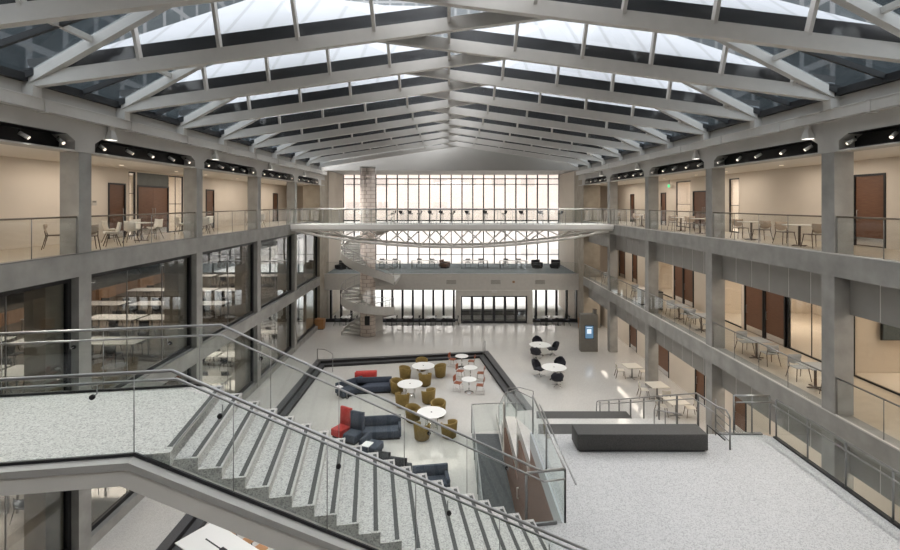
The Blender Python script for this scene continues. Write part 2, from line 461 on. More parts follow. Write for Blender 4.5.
def window_x(x, y0, y1, z0, z1, label, nv=2, nh=0, t=0.06, gm='shop_glass', fm='black_metal', fw=0.06, glow=None):
    """glazed storefront in a plane x = const, with frame and mullions"""
    WIN_N[0] += 1
    w = thing(f'window_{WIN_N[0]}', label, None, (x, (y0 + y1) / 2, z0), kind='structure')
    part(MB().box(x - 0.008, x + 0.008, y0, y1, z0, z1), 'pane', gm, w)
    mb = MB()
    mb.box(x - t / 2, x + t / 2, y0, y0 + fw, z0, z1); mb.box(x - t / 2, x + t / 2, y1 - fw, y1, z0, z1)
    mb.box(x - t / 2, x + t / 2, y0 + fw, y1 - fw, z0, z0 + fw); mb.box(x - t / 2, x + t / 2, y0 + fw, y1 - fw, z1 - fw, z1)
    part(mb, 'window_frame', fm, w)
    for i in range(1, nv):
        yy = y0 + (y1 - y0) * i / nv
        part(MB().box(x - 0.015, x + 0.015, yy - 0.012, yy + 0.012, z0 + fw, z1 - fw), 'mullion', 'steel_dark' if gm == 'shop_glass' else fm, w)
    for i in range(1, nh + 1):
        zz = z0 + (z1 - z0) * i / (nh + 1)
        part(MB().box(x - t / 2, x + t / 2, y0 + fw, y1 - fw, zz - 0.015, zz + 0.015), 'transom', fm, w)
    return w

# third-floor left back wall (x = WL, facing +x)
ops = [(20.4, 21.5, Z3, Z3 + 2.35), (21.72, 22.22, Z3, Z3 + 2.9), (22.3, 24.8, Z3, Z3 + 2.9), (24.8, 26.2, Z3, Z3 + 2.9), (28.6, 29.6, Z3, Z3 + 2.3), (39.5, 40.6, Z3, Z3 + 2.3)]
walled('wall_left_upper', WL - 0.2, 0.2, 4.0, 50.2, Z3, 11.95, ops, 'cream_plaster', 'cream back wall of the left third-floor gallery')
door(WL, 1, 20.4, 21.5, Z3, Z3 + 2.35, 'dark wood door in the cream wall of the left upper gallery, nearest the camera')
window_x(WL - 0.05, 21.72, 22.22, Z3, Z3 + 2.9, 'narrow lit glass sidelight beside the dark double doors, left upper gallery', 1, 2, gm='clear_glass')
struct(MB().box(WL - 0.16, WL - 0.01, 22.3, 24.8, Z3 + 2.32, Z3 + 2.9), 'wall_transom', 'door_surround', 'dark panel over the double doors of the left upper gallery')
door(WL, 1, 22.3, 24.8, Z3, Z3 + 2.32, 'wide dark brown double doors in a black frame, left upper gallery', 2, 'wood_wall')
window_x(WL - 0.05, 24.8, 26.2, Z3, Z3 + 2.9, 'lit glass panel beyond the dark double doors, left upper gallery', 2, 1, gm='clear_glass')
door(WL, 1, 28.6, 29.6, Z3, Z3 + 2.3, 'dark wood door in the cream wall of the left upper gallery, third bay')
door(WL, 1, 39.5, 40.6, Z3, Z3 + 2.3, 'dark wood door in the cream wall of the left upper gallery, fourth bay')
struct(MB().box(-14.4, -12.2, 44.0, 44.2, Z3, 12.0), 'wall_gallery_end_left', 'cream_plaster')
struct(MB().box(11.3, 14.65, 44.0, 44.2, 0, 13.3), 'wall_gallery_end_right', 'cream_plaster')
# third-floor right back wall (x = WR, facing -x)
ops = [(16.2, 17.5, Z3, Z3 + 2.5), (24.4, 25.3, Z3, Z3 + 2.75), (26.6, 29.0, Z3, Z3 + 2.2), (29.3, 31.2, Z3, Z3 + 2.85), (32.6, 33.4, Z3, Z3 + 2.2), (38.2, 39.0, Z3, Z3 + 2.2)]
walled('wall_right_upper', WR, 0.2, 4.0, 50.2, Z3, 11.95, ops, 'cream_plaster', 'cream back wall of the right third-floor gallery')
door(WR, -1, 16.2, 17.5, Z3, Z3 + 2.5, 'dark wood door in the right upper gallery, nearest the camera')
window_x(WR + 0.05, 24.4, 25.3, Z3, Z3 + 2.75, 'narrow tall lit glass panel at the end of the long bare cream wall, right upper gallery', 1, 1, gm='clear_glass')
door(WR, -1, 26.6, 29.0, Z3, Z3 + 2.2, 'wide reddish brown double doors of the right upper gallery', 2)
window_x(WR + 0.05, 29.3, 31.2, Z3, Z3 + 2.85, 'tall lit glass panel in a black frame beside the double doors, right upper gallery', 1, 1, gm='clear_glass')
door(WR, -1, 32.6, 33.4, Z3, Z3 + 2.2, 'narrow brown door behind a column of the right upper gallery')
door(WR, -1, 38.2, 39.0, Z3, Z3 + 2.2, 'dark wood door of the right upper gallery beside the end window')
# lit rooms behind the upper glass panels
for s, x0, x1, y0, y1 in (('left', -17.2, -14.42, 21.0, 27.0), ('right', 14.67, 17.4, 23.6, 32.0)):
    mb = MB().box(x0 - 0.1 if s == 'left' else x1, x0 if s == 'left' else x1 + 0.1, y0, y1, Z3, 11.95)
    mb.box(x0, x1, y0 - 0.1, y0, Z3, 11.95).box(x0, x1, y1, y1 + 0.1, Z3, 11.95).box(x0, x1, y0, y1, 11.95, 12.05).box(x0, x1, y0, y1, Z3 - 0.1, Z3)
    struct(mb, f'wall_room_{s}', 'cream_plaster', f'bright room behind the {s} upper gallery wall')

# second-floor right back wall: storefront with wood doors
W2 = 14.45
ops = [(18.2, 21.0, Z2, 7.0), (21.0, 24.0, Z2, 7.0), (24.2, 26.4, Z2, 7.0), (28.9, 31.5, Z2, 7.0), (31.7, 34.2, Z2, 7.0), (37.6, 38.6, Z2, 6.6), (40.2, 41.6, Z2, 6.6), (12.0, 17.6, Z2, 7.0)]
walled('wall_right_middle', W2, 0.2, 4.0, 44.0, Z2, 8.3, ops, 'cream_plaster', 'cream and glazed back wall of the right second-floor gallery')
window_x(W2 + 0.06, 12.0, 17.6, Z2, 7.0, 'black framed classroom window of the right second-floor gallery, nearest the camera', 3, 0, gm='clear_glass')
window_x(W2 + 0.06, 18.2, 21.0, Z2, 7.0, 'black framed classroom window just before the paired wood doors, right second floor', 2, 0, gm='clear_glass')
door(W2, -1, 21.05, 22.45, Z2, 6.95, 'reddish wood door with a steel kick plate, first of the nearer pair on the right second floor')
door(W2, -1, 22.5, 23.95, Z2, 6.95, 'reddish wood door with a steel kick plate, second of the nearer pair on the right second floor')
window_x(W2 + 0.06, 24.2, 26.4, Z2, 7.0, 'classroom window just beyond the nearer pair of wood doors, right second floor', 1, 0, gm='clear_glass')
door(W2, -1, 28.95, 30.2, Z2, 6.95, 'reddish wood door, first of the farther pair on the right second floor')
door(W2, -1, 30.22, 31.45, Z2, 6.95, 'reddish wood door, second of the farther pair on the right second floor')
window_x(W2 + 0.06, 31.7, 34.2, Z2, 7.0, 'classroom window just beyond the farther pair of wood doors, right second floor', 1, 0, gm='clear_glass')
door(W2, -1, 37.6, 38.6, Z2, 6.6, 'dark door in the far bay of the right second floor')
door(W2, -1, 40.2, 41.6, Z2, 6.6, 'brown wood door closest to the end window on the right second floor')
mb = MB().box(20.4, 20.5, 8.0, 44.0, Z2, 8.3).box(14.65, 20.5, 8.0, 44.0, 7.4, 7.5).box(14.65, 20.5, 8.0, 44.0, Z2 - 0.1, Z2 - 0.01).box(14.65, 20.5, 7.9, 8.0, Z2, 8.3).box(14.65, 20.5, 43.9, 44.0, Z2, 8.3)
for y in (17.9, 27.6, 35.5): mb.box(14.65, 20.4, y, y + 0.12, Z2, 8.3)
struct(mb, 'wall_classrooms', 'cream_plaster', 'pale classrooms behind the right second-floor glazing')
# first-floor right back wall
W1 = 13.12
ops = [(25.1, 26.1, 0, 2.5), (29.2, 30.9, 0, 2.5), (21.6, 22.6, 0, 2.3), (34.2, 35.6, 0, 2.5)]
walled('wall_right_lower', W1, 0.2, 4.0, 44.0, 0.0, 3.6, ops, 'cream_plaster', 'cream back wall of the right ground-floor aisle')
door(W1, -1, 25.1, 26.1, 0, 2.5, 'wood door in the cream wall beside the terrace stair, right ground floor')
door(W1, -1, 29.2, 30.9, 0, 2.5, 'wide wood door beyond the square table, right ground floor')
door(W1, -1, 21.6, 22.6, 0, 2.3, 'dark door behind the terrace railing, right ground floor')
door(W1, -1, 34.2, 35.6, 0, 2.5, 'door with a dark frame near the information kiosk, right ground floor')

# ceilings of the galleries
struct(MB().box(WL, XL - 0.02, 4.0, 44.0, 11.95, 11.98), 'ceiling_gallery_left', 'white_ceiling', 'cream soffit over the left upper gallery')
struct(MB().box(XR + 0.02, WR, 4.0, 44.0, 11.95, 11.98), 'ceiling_gallery_right', 'white_ceiling', 'cream soffit over the right upper gallery')
struct(MB().box(XR + 0.6, W2, 4.0, 44.0, 8.3, 8.34), 'ceiling_gallery_middle', 'white_ceiling', 'soffit over the right second-floor gallery')
struct(MB().box(XR + 0.6, W1, 4.0, 44.0, 3.62, 3.66), 'ceiling_aisle', 'white_ceiling', 'soffit over the right ground-floor aisle')
# grey panels hung below the right beams
def panels(z0, z1, fl):
    for i, ya in enumerate(YC):
        yb = YC[i + 1] if i < 4 else YEND
        b = thing('fascia_panel', f'row of grey metal fascia panels under the right {fl} beam, {BAYW[i]}', 'fascia', (11.7, ya + 0.5, z0), group='grey fascia panels')
        n = 6; w = (yb - ya - 0.5) / n
        for j in range(n):
            part(MB().box(11.68, 11.72, ya + 0.5 + j * w + 0.02, ya + 0.5 + (j + 1) * w - 0.02, z0, z1), 'panel', 'grey_panel', b)
            part(MB().box(11.688, 11.715, ya + 0.5 + j * w - 0.02, ya + 0.5 + j * w + 0.02, z0 + 0.01, z1), 'joint', 'panel_joint', b)
panels(7.2, 8.3, 'third-floor'); panels(2.57, 3.6, 'second-floor')

# ---------------------------------------------------------------- eaves: fascia with black light slots
def eave(s):
    sx = -1 if s == 'left' else 1
    X = XL if s == 'left' else XR
    def bx(mb, d0, d1, y0, y1, z0, z1):
        a, b = X + sx * d0, X + sx * d1
        return mb.box(min(a, b), max(a, b), y0, y1, z0, z1)
    mb = bx(MB(), -0.02, 0.7, 4.0, 42.5, 12.42, 13.5)
    bx(mb, -0.02, 0.5, 4.0, 42.5, 11.94, 11.985)
    for i, y in enumerate(YC + [YEND - 0.3]):
        bx(mb, -0.02, 0.5, y - 0.18, y + 0.62, 11.985, 12.42)
    # chamfered jambs of the light slots
    for i, y in enumerate(YC):
        yb = YC[i + 1] if i < 4 else YEND - 0.3
        for yy, d in ((y + 0.62, 1), (yb - 0.18, -1)):
            mb.prism([(yy, 12.42), (yy + d * 0.3, 12.42), (yy, 12.25)], X + sx * -0.02, X + sx * 0.5, lambda u, v, w: (w, u, v))
    struct(mb, f'trim_eave_{s}', 'fascia_plaster', f'plaster fascia with light slots along the {s} eave')
    mb = bx(MB(), -0.24, -0.02, 4.0, 42.5, 12.86, 13.14)
    bx(mb, -0.26, -0.02, 4.0, 42.5, 13.14, 13.17)
    for k in range(-1, 11): bx(mb, -0.26, -0.02, 5.8 + 3.5 * k, 5.9 + 3.5 * k, 12.83, 13.17)
    struct(mb, f'trim_gutter_{s}', 'white_paint', f'white box beam running along the {s} eave')
    for i, y in enumerate(YC):
        yb = YC[i + 1] if i < 4 else YEND - 0.3
        ya, ye = y + 0.62, yb - 0.18
        b = bx(MB(), 0.44, 0.5, ya, ye, 11.985, 12.42)
        bx(b, 0.02, 0.44, ya, ye, 12.405, 12.42); bx(b, 0.02, 0.44, ya, ye, 11.985, 12.0)
        struct(b, f'trim_slot_{s}', 'black', f'black lighting slot over the {s} upper gallery, {BAYW[i]}')
eave('left'); eave('right')

# ---------------------------------------------------------------- end of the hall
struct(MB().prism([(-10.8, 13.27), (11.25, 13.27), (11.25, 13.9), (5.6, 16.0), (0, 15.25), (-5.6, 16.0), (-10.8, 13.9)], 42.45, 42.7, lambda u, v, w: (u, w, v)), 'wall_gable', 'gable_panel', 'smooth grey gable panel closing the end of the skylight')
struct(MB().box(-14.2, 14.45, 42.7, 50.4, 13.35, 13.5), 'ceiling_end', 'gable_panel', 'soffit above the end window')
struct(MB().box(-12.2, XL, 44.0, 50.4, 0, 13.35), 'wall_end_left', 'cream_plaster', 'pale side wall left of the end window')
struct(MB().box(XR, 12.65, 44.0, 50.4, 0, 13.35), 'wall_end_right', 'cream_plaster', 'pale side wall right of the end window')
struct(MB().box(XL, XR, 42.5, 50.4, 2.9, Z2 - 0.01), 'floor_balcony', 'fascia_grey', 'grey fascia and slab of the balcony under the end window')
struct(MB().box(XL, XR, 42.55, 50.1, Z2 - 0.01, Z2), 'floor_carpet', 'carpet_blue', 'blue grey carpet on the balcony under the end window')
struct(MB().box(XL, XR, 42.5, 42.6, Z2, Z2 + 0.06), 'trim_balcony', 'fascia_grey')
# big end window: 20 bays of sheer shaded glass
w = thing('window_end', 'tall end window of pale glass with thin dark mullions', None, (0.22, 50.2, Z2), kind='structure')
part(MB().box(XL, XR, 50.19, 50.21, Z2, 12.3), 'pane', 'clear_glass', w)
part(MB().box(XL, XR, 50.17, 50.18, 12.98, 13.35), 'pane', 'shade_glass', w)
part(MB().box(XL, XR, 50.17, 50.18, 12.3, 12.98), 'pane', 'clear_glass', w)
part(MB().box(XL, XR, 50.19, 50.20, Z3 - 0.3, 12.98), 'shade', 'shade_glass', w)
for i in range(21):
    x = XL + (XR - XL) * i / 20
    part(MB().box(x - 0.055, x + 0.055, 50.05, 50.25, Z2, 13.35), 'mullion', 'black_metal', w)
for z, h in ((12.93, 0.1), (12.36, 0.07), (9.75, 0.05), (Z3 - 0.3, 0.12), (5.2, 0.06)):
    part(MB().box(XL, XR, 50.06, 50.24, z - h / 2, z + h / 2), 'transom', 'black_metal', w)
# ground-floor glass wall with dark fins
w = thing('window_ground', 'ground-floor glass wall under the balcony with black fins', None, (0, 43.2, 0), kind='structure')
part(MB().box(XL, 0.62, 43.19, 43.21, 0, 2.9), 'pane', 'clear_glass', w)
part(MB().box(7.2, XR, 43.19, 43.21, 0, 2.9), 'pane', 'clear_glass', w)
xs = [XL + 0.42 + 0.9 * i for i in range(13)] + [7.65 + 0.9 * i for i in range(5)]
for x in xs:
    if x < 0.6 or x > 7.2: part(MB().box(x - 0.09, x + 0.09, 43.0, 43.25, 0, 2.9), 'fin', 'black_metal', w)
for xa, xb in ((XL, 0.55), (7.25, XR)):
    part(MB().box(xa, xb, 42.98, 43.24, 0, 0.28), 'sill', 'black_metal', w)
# entrance vestibule
w = struct(MB().box(0.58, 1.02, 42.3, 43.4, 0, 2.9).box(6.78, 7.22, 42.3, 43.4, 0, 2.9).box(1.02, 6.78, 42.3, 43.4, 2.42, 2.9), 'trim_vestibule', 'fascia_grey', 'grey surround of the entrance doors')
for i in range(6):
    x0 = 1.04 + i * 0.957; x1 = x0 + 0.95
    d = thing(f'door_entrance_{i + 1}', f'black framed glass entrance door, {ORD[i]} of six from the spiral stair side', None, ((x0 + x1) / 2, 42.6, 0), kind='structure')
    mb = MB().box(x0, x0 + 0.11, 42.55, 42.63, 0, 2.42).box(x1 - 0.11, x1, 42.55, 42.63, 0, 2.42).box(x0 + 0.11, x1 - 0.11, 42.55, 42.63, 2.28, 2.42).box(x0 + 0.11, x1 - 0.11, 42.55, 42.63, 0, 0.2).box(x0 + 0.11, x1 - 0.11, 42.55, 42.63, 1.02, 1.1)
    part(mb, 'door_frame', 'black_metal', d)
    part(MB().box(x0 + 0.11, x1 - 0.11, 42.585, 42.6, 0.2, 1.02), 'lower_pane', 'shop_glass', d)
    part(MB().box(x0 + 0.11, x1 - 0.11, 42.585, 42.6, 1.1, 2.28), 'upper_pane', 'clear_glass', d)
    part(MB().tube([(x1 - 0.17, 42.54, 0.8), (x1 - 0.17, 42.49, 0.8), (x1 - 0.17, 42.49, 1.3), (x1 - 0.17, 42.54, 1.3)], 0.015, 6), 'handle', 'steel', d)
# outer wall of the vestibule: a low dark band outside
struct(MB().box(0.6, 7.2, 45.6, 45.7, 0, 0.55), 'wall_vestibule', 'kiosk_grey', 'low dark wall beyond the entrance doors')
for i, x in enumerate((0.2, 4.05, 7.9)):
    t = thing('air_grille', f'rectangular grey air grille on the balcony fascia, {ORD[i]} from the spiral stair', 'vent', (x, 42.49, 3.6), group='balcony air grilles')
    part(MB().box(x - 0.45, x + 0.45, 42.47, 42.5, 3.4, 3.82), 'grille_frame', 'fascia_grey', t)
    mb = MB()
    for k in range(6): mb.box(x - 0.42, x + 0.42, 42.462, 42.472, 3.43 + k * 0.062, 3.46 + k * 0.062)
    part(mb, 'slat', 'kiosk_grey', t)
t = thing('fire_strobe', 'small brown strobe plate on the balcony fascia between two grilles', 'alarm', (5.6, 42.49, 3.6))
part(MB().box(5.5, 5.7, 42.46, 42.5, 3.52, 3.7), 'plate', 'wood_orange', t)
part(MB().box(5.56, 5.64, 42.44, 42.46, 3.57, 3.65), 'lens', 'kiosk_grey', t)
t = thing('exit_sign', 'small white ceiling sign above the entrance doors', 'sign', (3.9, 42.4, 2.86))
part(MB().box(3.68, 4.12, 42.2, 42.26, 2.72, 2.9), 'plate', 'white_paint', t)
part(MB().box(3.88, 3.92, 42.22, 42.24, 2.88, 2.92), 'bracket', 'steel', t)

# side and back enclosure out of the frame
struct(MB().box(XL - 0.02, XR + 0.02, -3.2, -3.0, 0, 13.5), 'wall_back', 'fascia_plaster')
struct(MB().box(XL - 0.2, XL, -3.0, 4.0, 0, 13.5), 'wall_side_left', 'fascia_plaster')
struct(MB().box(XR, XR + 0.2, -3.0, 4.0, 0, 13.5), 'wall_side_right', 'fascia_plaster')
struct(MB().box(XL, XR, -3.0, 4.0, -0.5, 0), 'floor_back', 'floor_terrazzo')
struct(MB().box(XL, XR, -3.0, 1.2, Z3 - 0.5, Z3), 'floor_overlook', 'gallery_floor')

# ---------------------------------------------------------------- left rooms behind glass
struct(MB().box(-22.5, XL - 0.5, 4.0, 44.0, Z2 - 0.5, Z2 - 0.004), 'floor_library', 'library_carpet', 'floor of the glazed library on the left second floor')
struct(MB().box(-22.7, -22.5, 4.0, 44.0, 0, Z3 - 0.6), 'wall_library', 'wood_slats', 'timber slatted back wall of the rooms on the left')
struct(MB().box(-22.5, XL - 0.5, 4.0, 44.0, 8.28, 8.34), 'ceiling_library', 'grey_panel', 'dark grey ceiling of the left second-floor library')
struct(MB().box(-22.5, XL - 0.5, 4.0, 44.0, 3.6, 3.7), 'ceiling_studio', 'grey_panel', 'dark grey ceiling of the left ground-floor studio')
struct(MB().box(-22.5, -11.3, 3.9, 4.0, 0, Z3 - 0.6), 'wall_library_near', 'fascia_grey')
for z0, z1, fl in ((Z2, 8.28, 'second'), (0, 3.6, 'ground')):
    mb = MB()
    for i in range(9): mb.box(-22.5, -22.3, 6 + i * 4.2, 7.6 + i * 4.2, z0, z1)
    struct(mb, f'wall_fin_{fl}', 'wood_light', f'light timber panels on the back wall, left {fl} floor')
    # far end window of the rooms
    WIN_N[0] += 1
    w = thing(f'window_{WIN_N[0]}', f'bright outside window at the far end of the left {fl}-floor room', None, (-16.8, 43.95, z0), kind='structure')
    part(MB().box(-22.5, -12.2, 43.94, 43.96, z0, z1), 'pane', 'clear_glass', w)
    for k in range(9): part(MB().box(-22.5 + k * 1.28, -22.38 + k * 1.28, 43.85, 44.0, z0, z1), 'mullion', 'black_metal', w)
    part(MB().box(-22.5, -12.2, 43.86, 44.0, z0 + 0.9, z0 + 1.0), 'transom', 'black_metal', w)
    for i, ya in enumerate(YC):
        yb = YC[i + 1] if i < 4 else YEND
        zs = z0 + (0.32 if z0 == 0 else 0.0)
        window_x(XL - 0.28, ya + 0.5, yb, zs, z1, f'large library glass wall between columns, left {fl} floor, {BAYW[i]}', 3 if i < 2 else 2, 0, 0.12, 'shop_glass', 'black_metal', 0.14)
        struct(MB().box(XL - 0.95, XL - 0.36, yb - 0.75, yb - 0.1, z0, z1), 'column_inner', 'concrete_warm', f'olive grey inner column face seen through the left {fl}-floor glass, {BAYW[i]}')
for i, ya in enumerate(YC):
    yb = YC[i + 1] if i < 4 else YEND
    struct(MB().box(XL - 0.4, XL - 0.02, ya + 0.5, yb, 0, 0.32), 'trim_curb', 'concrete', f'low concrete curb under the left ground-floor glass, {BAYW[i]}')

# ================================================================== SKYLIGHT
def Lk(k): return 12.5 + 3.5 * k
def Rk(k): return 14.2 + 3.5 * k
ZE, ZA, XA = 13.55, 16.2, 5.6
def lerp(a, b, t): return a + (b - a) * t
def PA(k, x):
    y = lerp(Lk(k), Rk(k), (x - XL) / (XR - XL))
    z = lerp(ZE, ZA, (x - XL) / (XA - XL)) if x <= XA else lerp(ZA, ZE, (x - XA) / (XR - XA))
    return Vector((x, y, z))
def PB(k, x):
    y = lerp(Rk(k), Lk(k + 1), (XR - x) / (XR - XL))
    z = lerp(ZE, ZA, (XR - x) / (XR + XA)) if x >= -XA else lerp(ZA, ZE, (-XA - x) / (-XA - XL))
    return Vector((x, y, z))
K0, K1 = -4, 8
def rib(P, k, xa, label):
    l, a, r = P(k, XL), P(k, xa), P(k, XR)
    t = thing('skylight_rib', label, 'roof rib', (l.x, l.y, l.z), group='white skylight ribs')
    up = Vector((0, 0, 0.19))
    part(MB().bar(l, a, 0.2, 0.36 if xa > 0 else 0.28), 'long_member' if xa > 0 else 'steep_member', 'white_paint', t)
    part(MB().bar(a, r, 0.2, 0.28 if xa > 0 else 0.36), 'steep_member' if xa > 0 else 'long_member', 'white_paint', t)
    q, sg = (l, 1) if xa > 0 else (r, -1)
    part(MB().box(min(q.x - 0.02 * sg, q.x + 0.3 * sg), max(q.x - 0.02 * sg, q.x + 0.3 * sg), q.y - 0.14, q.y + 0.14, q.z - 0.4, q.z - 0.1), 'bearing_shoe', 'white_paint', t)
    return t
n = 0
for k in range(K0, K1 + 1):
    rib(PA, k, XA, f'white roof rib peaking on the right side of the skylight, {ORD[n]} from the camera')
    if k < K1: rib(PB, k, -XA, f'white roof rib peaking on the left side of the skylight, {ORD[n]} from the camera')
    n += 1
def grid_face(mb, a, b):
    for i in range(len(a) - 1):
        mb.add([a[i], a[i + 1], b[i + 1], b[i]], [(0, 1, 2, 3)])
def thick(mb, a, b, t):
    """ruled strip between polylines a and b with thickness t upward"""
    up = Vector((0, 0, t))
    for i in range(len(a) - 1):
        q = [a[i], a[i + 1], b[i + 1], b[i]]
        vs = q + [p + up for p in q]
        mb.add(vs, [(0, 1, 2, 3), (7, 6, 5, 4), (0, 4, 5, 1), (1, 5, 6, 2), (2, 6, 7, 3), (3, 7, 4, 0)])
XSL = [XL, -10, -8, -6, -XA, -4, -2, 0]
XSR = [0, 2, 4, XA, 6, 8, 10, XR]
UP = Vector((0, 0, 0.2))
def fold(near, far, hip0, hipx, hip1, high, tag_, first):
    """one fold of the roof: near/far are point functions; on one side near is high (glass), on the other far is high (white deck)"""
    glass_xs, deck_xs = (XSR, XSL) if high > 0 else (XSL, XSR)
    WIN_N[0] += 1
    w = thing(f'window_roof_{WIN_N[0]}', f'sloping skylight glazing with slim white bars, {tag_}', None, tuple(far(0)), kind='structure')
    def lift(x): return Vector((0, 0, 0.75 * (1 - max(0.0, abs(x) - XA) / 5.3) + 0.15))
    mb = MB(); thick(mb, [far(x) + UP for x in glass_xs], [near(x) + lift(x) for x in glass_xs], 0.02)
    part(mb, 'pane', 'roof_glass', w)
    for x in glass_xs:
        if abs(x) < 10.5 and abs(x) != XA:
            part(MB().bar(far(x) + UP * 0.3, near(x) + lift(x) - UP * 0.5, 0.085, 0.16), 'glazing_bar', 'white_paint', w)
    # dark upstand along the low edge of the deck, then the white deck itself
    lo = [near(x) for x in deck_xs]
    hi = []
    for x in deck_xs:
        if abs(x) > XA: hi.append(lerp(Vector(hip0), Vector(hip1), (abs(x) - abs(hip0[0])) / (abs(hip1[0]) - abs(hip0[0]))))
        else: hi.append(far(x))
        hi[-1] = hi[-1] + lift(x) - Vector((0, 0, 0.1))
    off = Vector((0, 0.14, 0))
    mb = MB()
    for i in range(len(lo) - 1):
        mb.bar(lo[i] + off + Vector((0, 0, 0.36)), lo[i + 1] + off + Vector((0, 0, 0.36)), 0.12, 0.46)
    o = struct(mb, 'trim_upstand', 'dark_frame', f'dark upstand at the foot of the white roof deck, {tag_}')
    mb = MB()
    thick(mb, [p + off + Vector((0, 0, 0.5)) for p in lo], [p + Vector((0, 0, 0.12)) for p in hi], 0.06)
    struct(mb, 'ceiling_deck', 'roof_white', f'white standing-seam roof deck, {tag_}')
    # eave triangle: glass with dark hips and bars
    WIN_N[0] += 1
    w = thing(f'window_roof_{WIN_N[0]}', f'triangular eave glazing in dark frames, {tag_}', None, tuple(hip0), kind='structure')
    e0, e1, ap = Vector(hip0), Vector(hipx), Vector(hip1)
    n_ = (e1 - e0).cross(ap - e0).normalized()
    if n_.z < 0: n_ = -n_
    tri = [e0, e1, ap]
    part(MB().add([p + n_ * 0.1 for p in tri] + [p + n_ * 0.12 for p in tri], [(0, 1, 2), (5, 4, 3), (0, 3, 4, 1), (1, 4, 5, 2), (2, 5, 3, 0)]), 'pane', 'eave_glass', w)
    part(MB().bar(e0 + n_ * 0.14, ap + n_ * 0.14, 0.6, 0.2), 'hip_beam', 'dark_frame', w)
    part(MB().bar(e0 + n_ * 0.08, e1 + n_ * 0.08, 0.4, 0.2), 'eave_beam', 'dark_frame', w)
    for f_ in (0.36, 0.68):
        p, q = lerp(e0, ap, f_), lerp(e1, ap, f_)
        part(MB().bar(p + n_ * 0.05, q + n_ * 0.05, 0.1, 0.14), 'glazing_bar', 'white_paint', w)
    part(MB().bar(lerp(e0, e1, 0.5) + n_ * 0.05, lerp(lerp(e0, ap, 0.68), lerp(e1, ap, 0.68), 0.5) + n_ * 0.05, 0.1, 0.14), 'glazing_bar', 'dark_frame', w)
n = 0
for k in range(K0, K1 + 1):
    nm = f'{ORD[n]} fold from the camera'
    if k < K1:
        fold(lambda x, k=k: PA(k, x), lambda x, k=k: PB(k, x), (XL, Lk(k), ZE), (XL, Lk(k + 1), ZE), tuple(PB(k, -XA)), 1, nm + ', rising to the left', n)
        fold(lambda x, k=k: PB(k, x), lambda x, k=k: PA(k + 1, x), (XR, Rk(k), ZE), (XR, Rk(k + 1), ZE), tuple(PA(k + 1, XA)), -1, nm + ', rising to the right', n)
    n += 1
struct(MB().box(XL - 0.3, XR + 0.3, -3.2, -1.3, 13.6, 13.8), 'ceiling_back', 'fascia_plaster')
mb = MB().box(XL - 0.7, XL, -3.2, 50.4, 13.3, 13.55).box(XR, XR + 0.7, -3.2, 50.4, 13.3, 13.55)
struct(mb, 'trim_eave_cap', 'fascia_grey', 'grey cap along both eaves')
# flat roofs over the galleries
struct(MB().box(-23, XL - 0.7, -3, 50.4, 12.6, 12.75), 'ceiling_roof_left', 'outer_metal')
struct(MB().box(XR + 0.7, 23, -3, 50.4, 12.6, 12.75), 'ceiling_roof_right', 'outer_metal')
struct(MB().box(-23, -22.7, 4, 50.4, 8.3, 12.6).box(20.6, 23, 4, 50.4, 0, 12.6), 'wall_outer', 'outer_metal')

# ================================================================== OUTSIDE
struct(MB().box(-200, 200, 44.0, 260, -0.7, -0.05), 'ground_outside', 'outer_ground', 'pale paved ground outside the end window')
def outer(x0, x1, y0, y1, z1, m, label):
    t = thing('building', label, 'building', ((x0 + x1) / 2, (y0 + y1) / 2, -0.05))
    part(MB().box(x0, x1, y0, y1, -0.05, z1), 'facade', m, t)
    part(MB().box(x0 - 0.4, x1 + 0.4, y0 - 0.4, y1 + 0.4, z1, z1 + 0.6), 'roof', 'outer_ground', t)
outer(-35, 35, 84, 96, 15.5, 'brick_facade', 'pale low brick building seen through the end window')
outer(-190, 190, 150, 170, 110, 'tower_facade', 'grey blue glass tower seen through the skylight over the far roof')
outer(-60, -36, -10, 110, 52, 'tower_facade', 'grey blue tower seen through the glazing above the left eave')
outer(36, 60, -10, 110, 52, 'tower_facade', 'grey blue tower seen through the glazing above the right eave')
# ================================================================== GRAND STAIR
TH = math.radians(9.0)
CT, ST = math.cos(TH), math.sin(TH)
def S(s, t, z): return (s * CT - t * ST, s * ST + t * CT, z)
ZP, ZL = 3.98, 7.15
NR, RUN, RISE = 20, 0.3065, (7.15 - 3.98) / 20
SA = -2.632
T0, T1 = 6.98, 9.42
SE = SA + (NR - 1) * RUN
SBEND = -3.055
def zshoe(s): return ZL if s < SBEND else max(ZL - (RISE / RUN) * (s - SBEND), ZP + 0.02)
SEND = SBEND + (ZL - ZP) * RUN / RISE
def sl(t): return (-10.78 + ST * t) / CT     # s where the stair meets the left wall
t = thing('staircase', 'wide terrazzo staircase descending from the landing to the terrace', 'staircase', S(SE, 8.2, ZP))
mb = MB()
q = [S(sl(T0), T0, 0)[:2], S(SA, T0, 0)[:2], S(SA, T1, 0)[:2], S(sl(T1), T1, 0)[:2]]
part(MB().slab(q, ZL - 0.2, ZL), 'landing', 'tread_terrazzo', t)
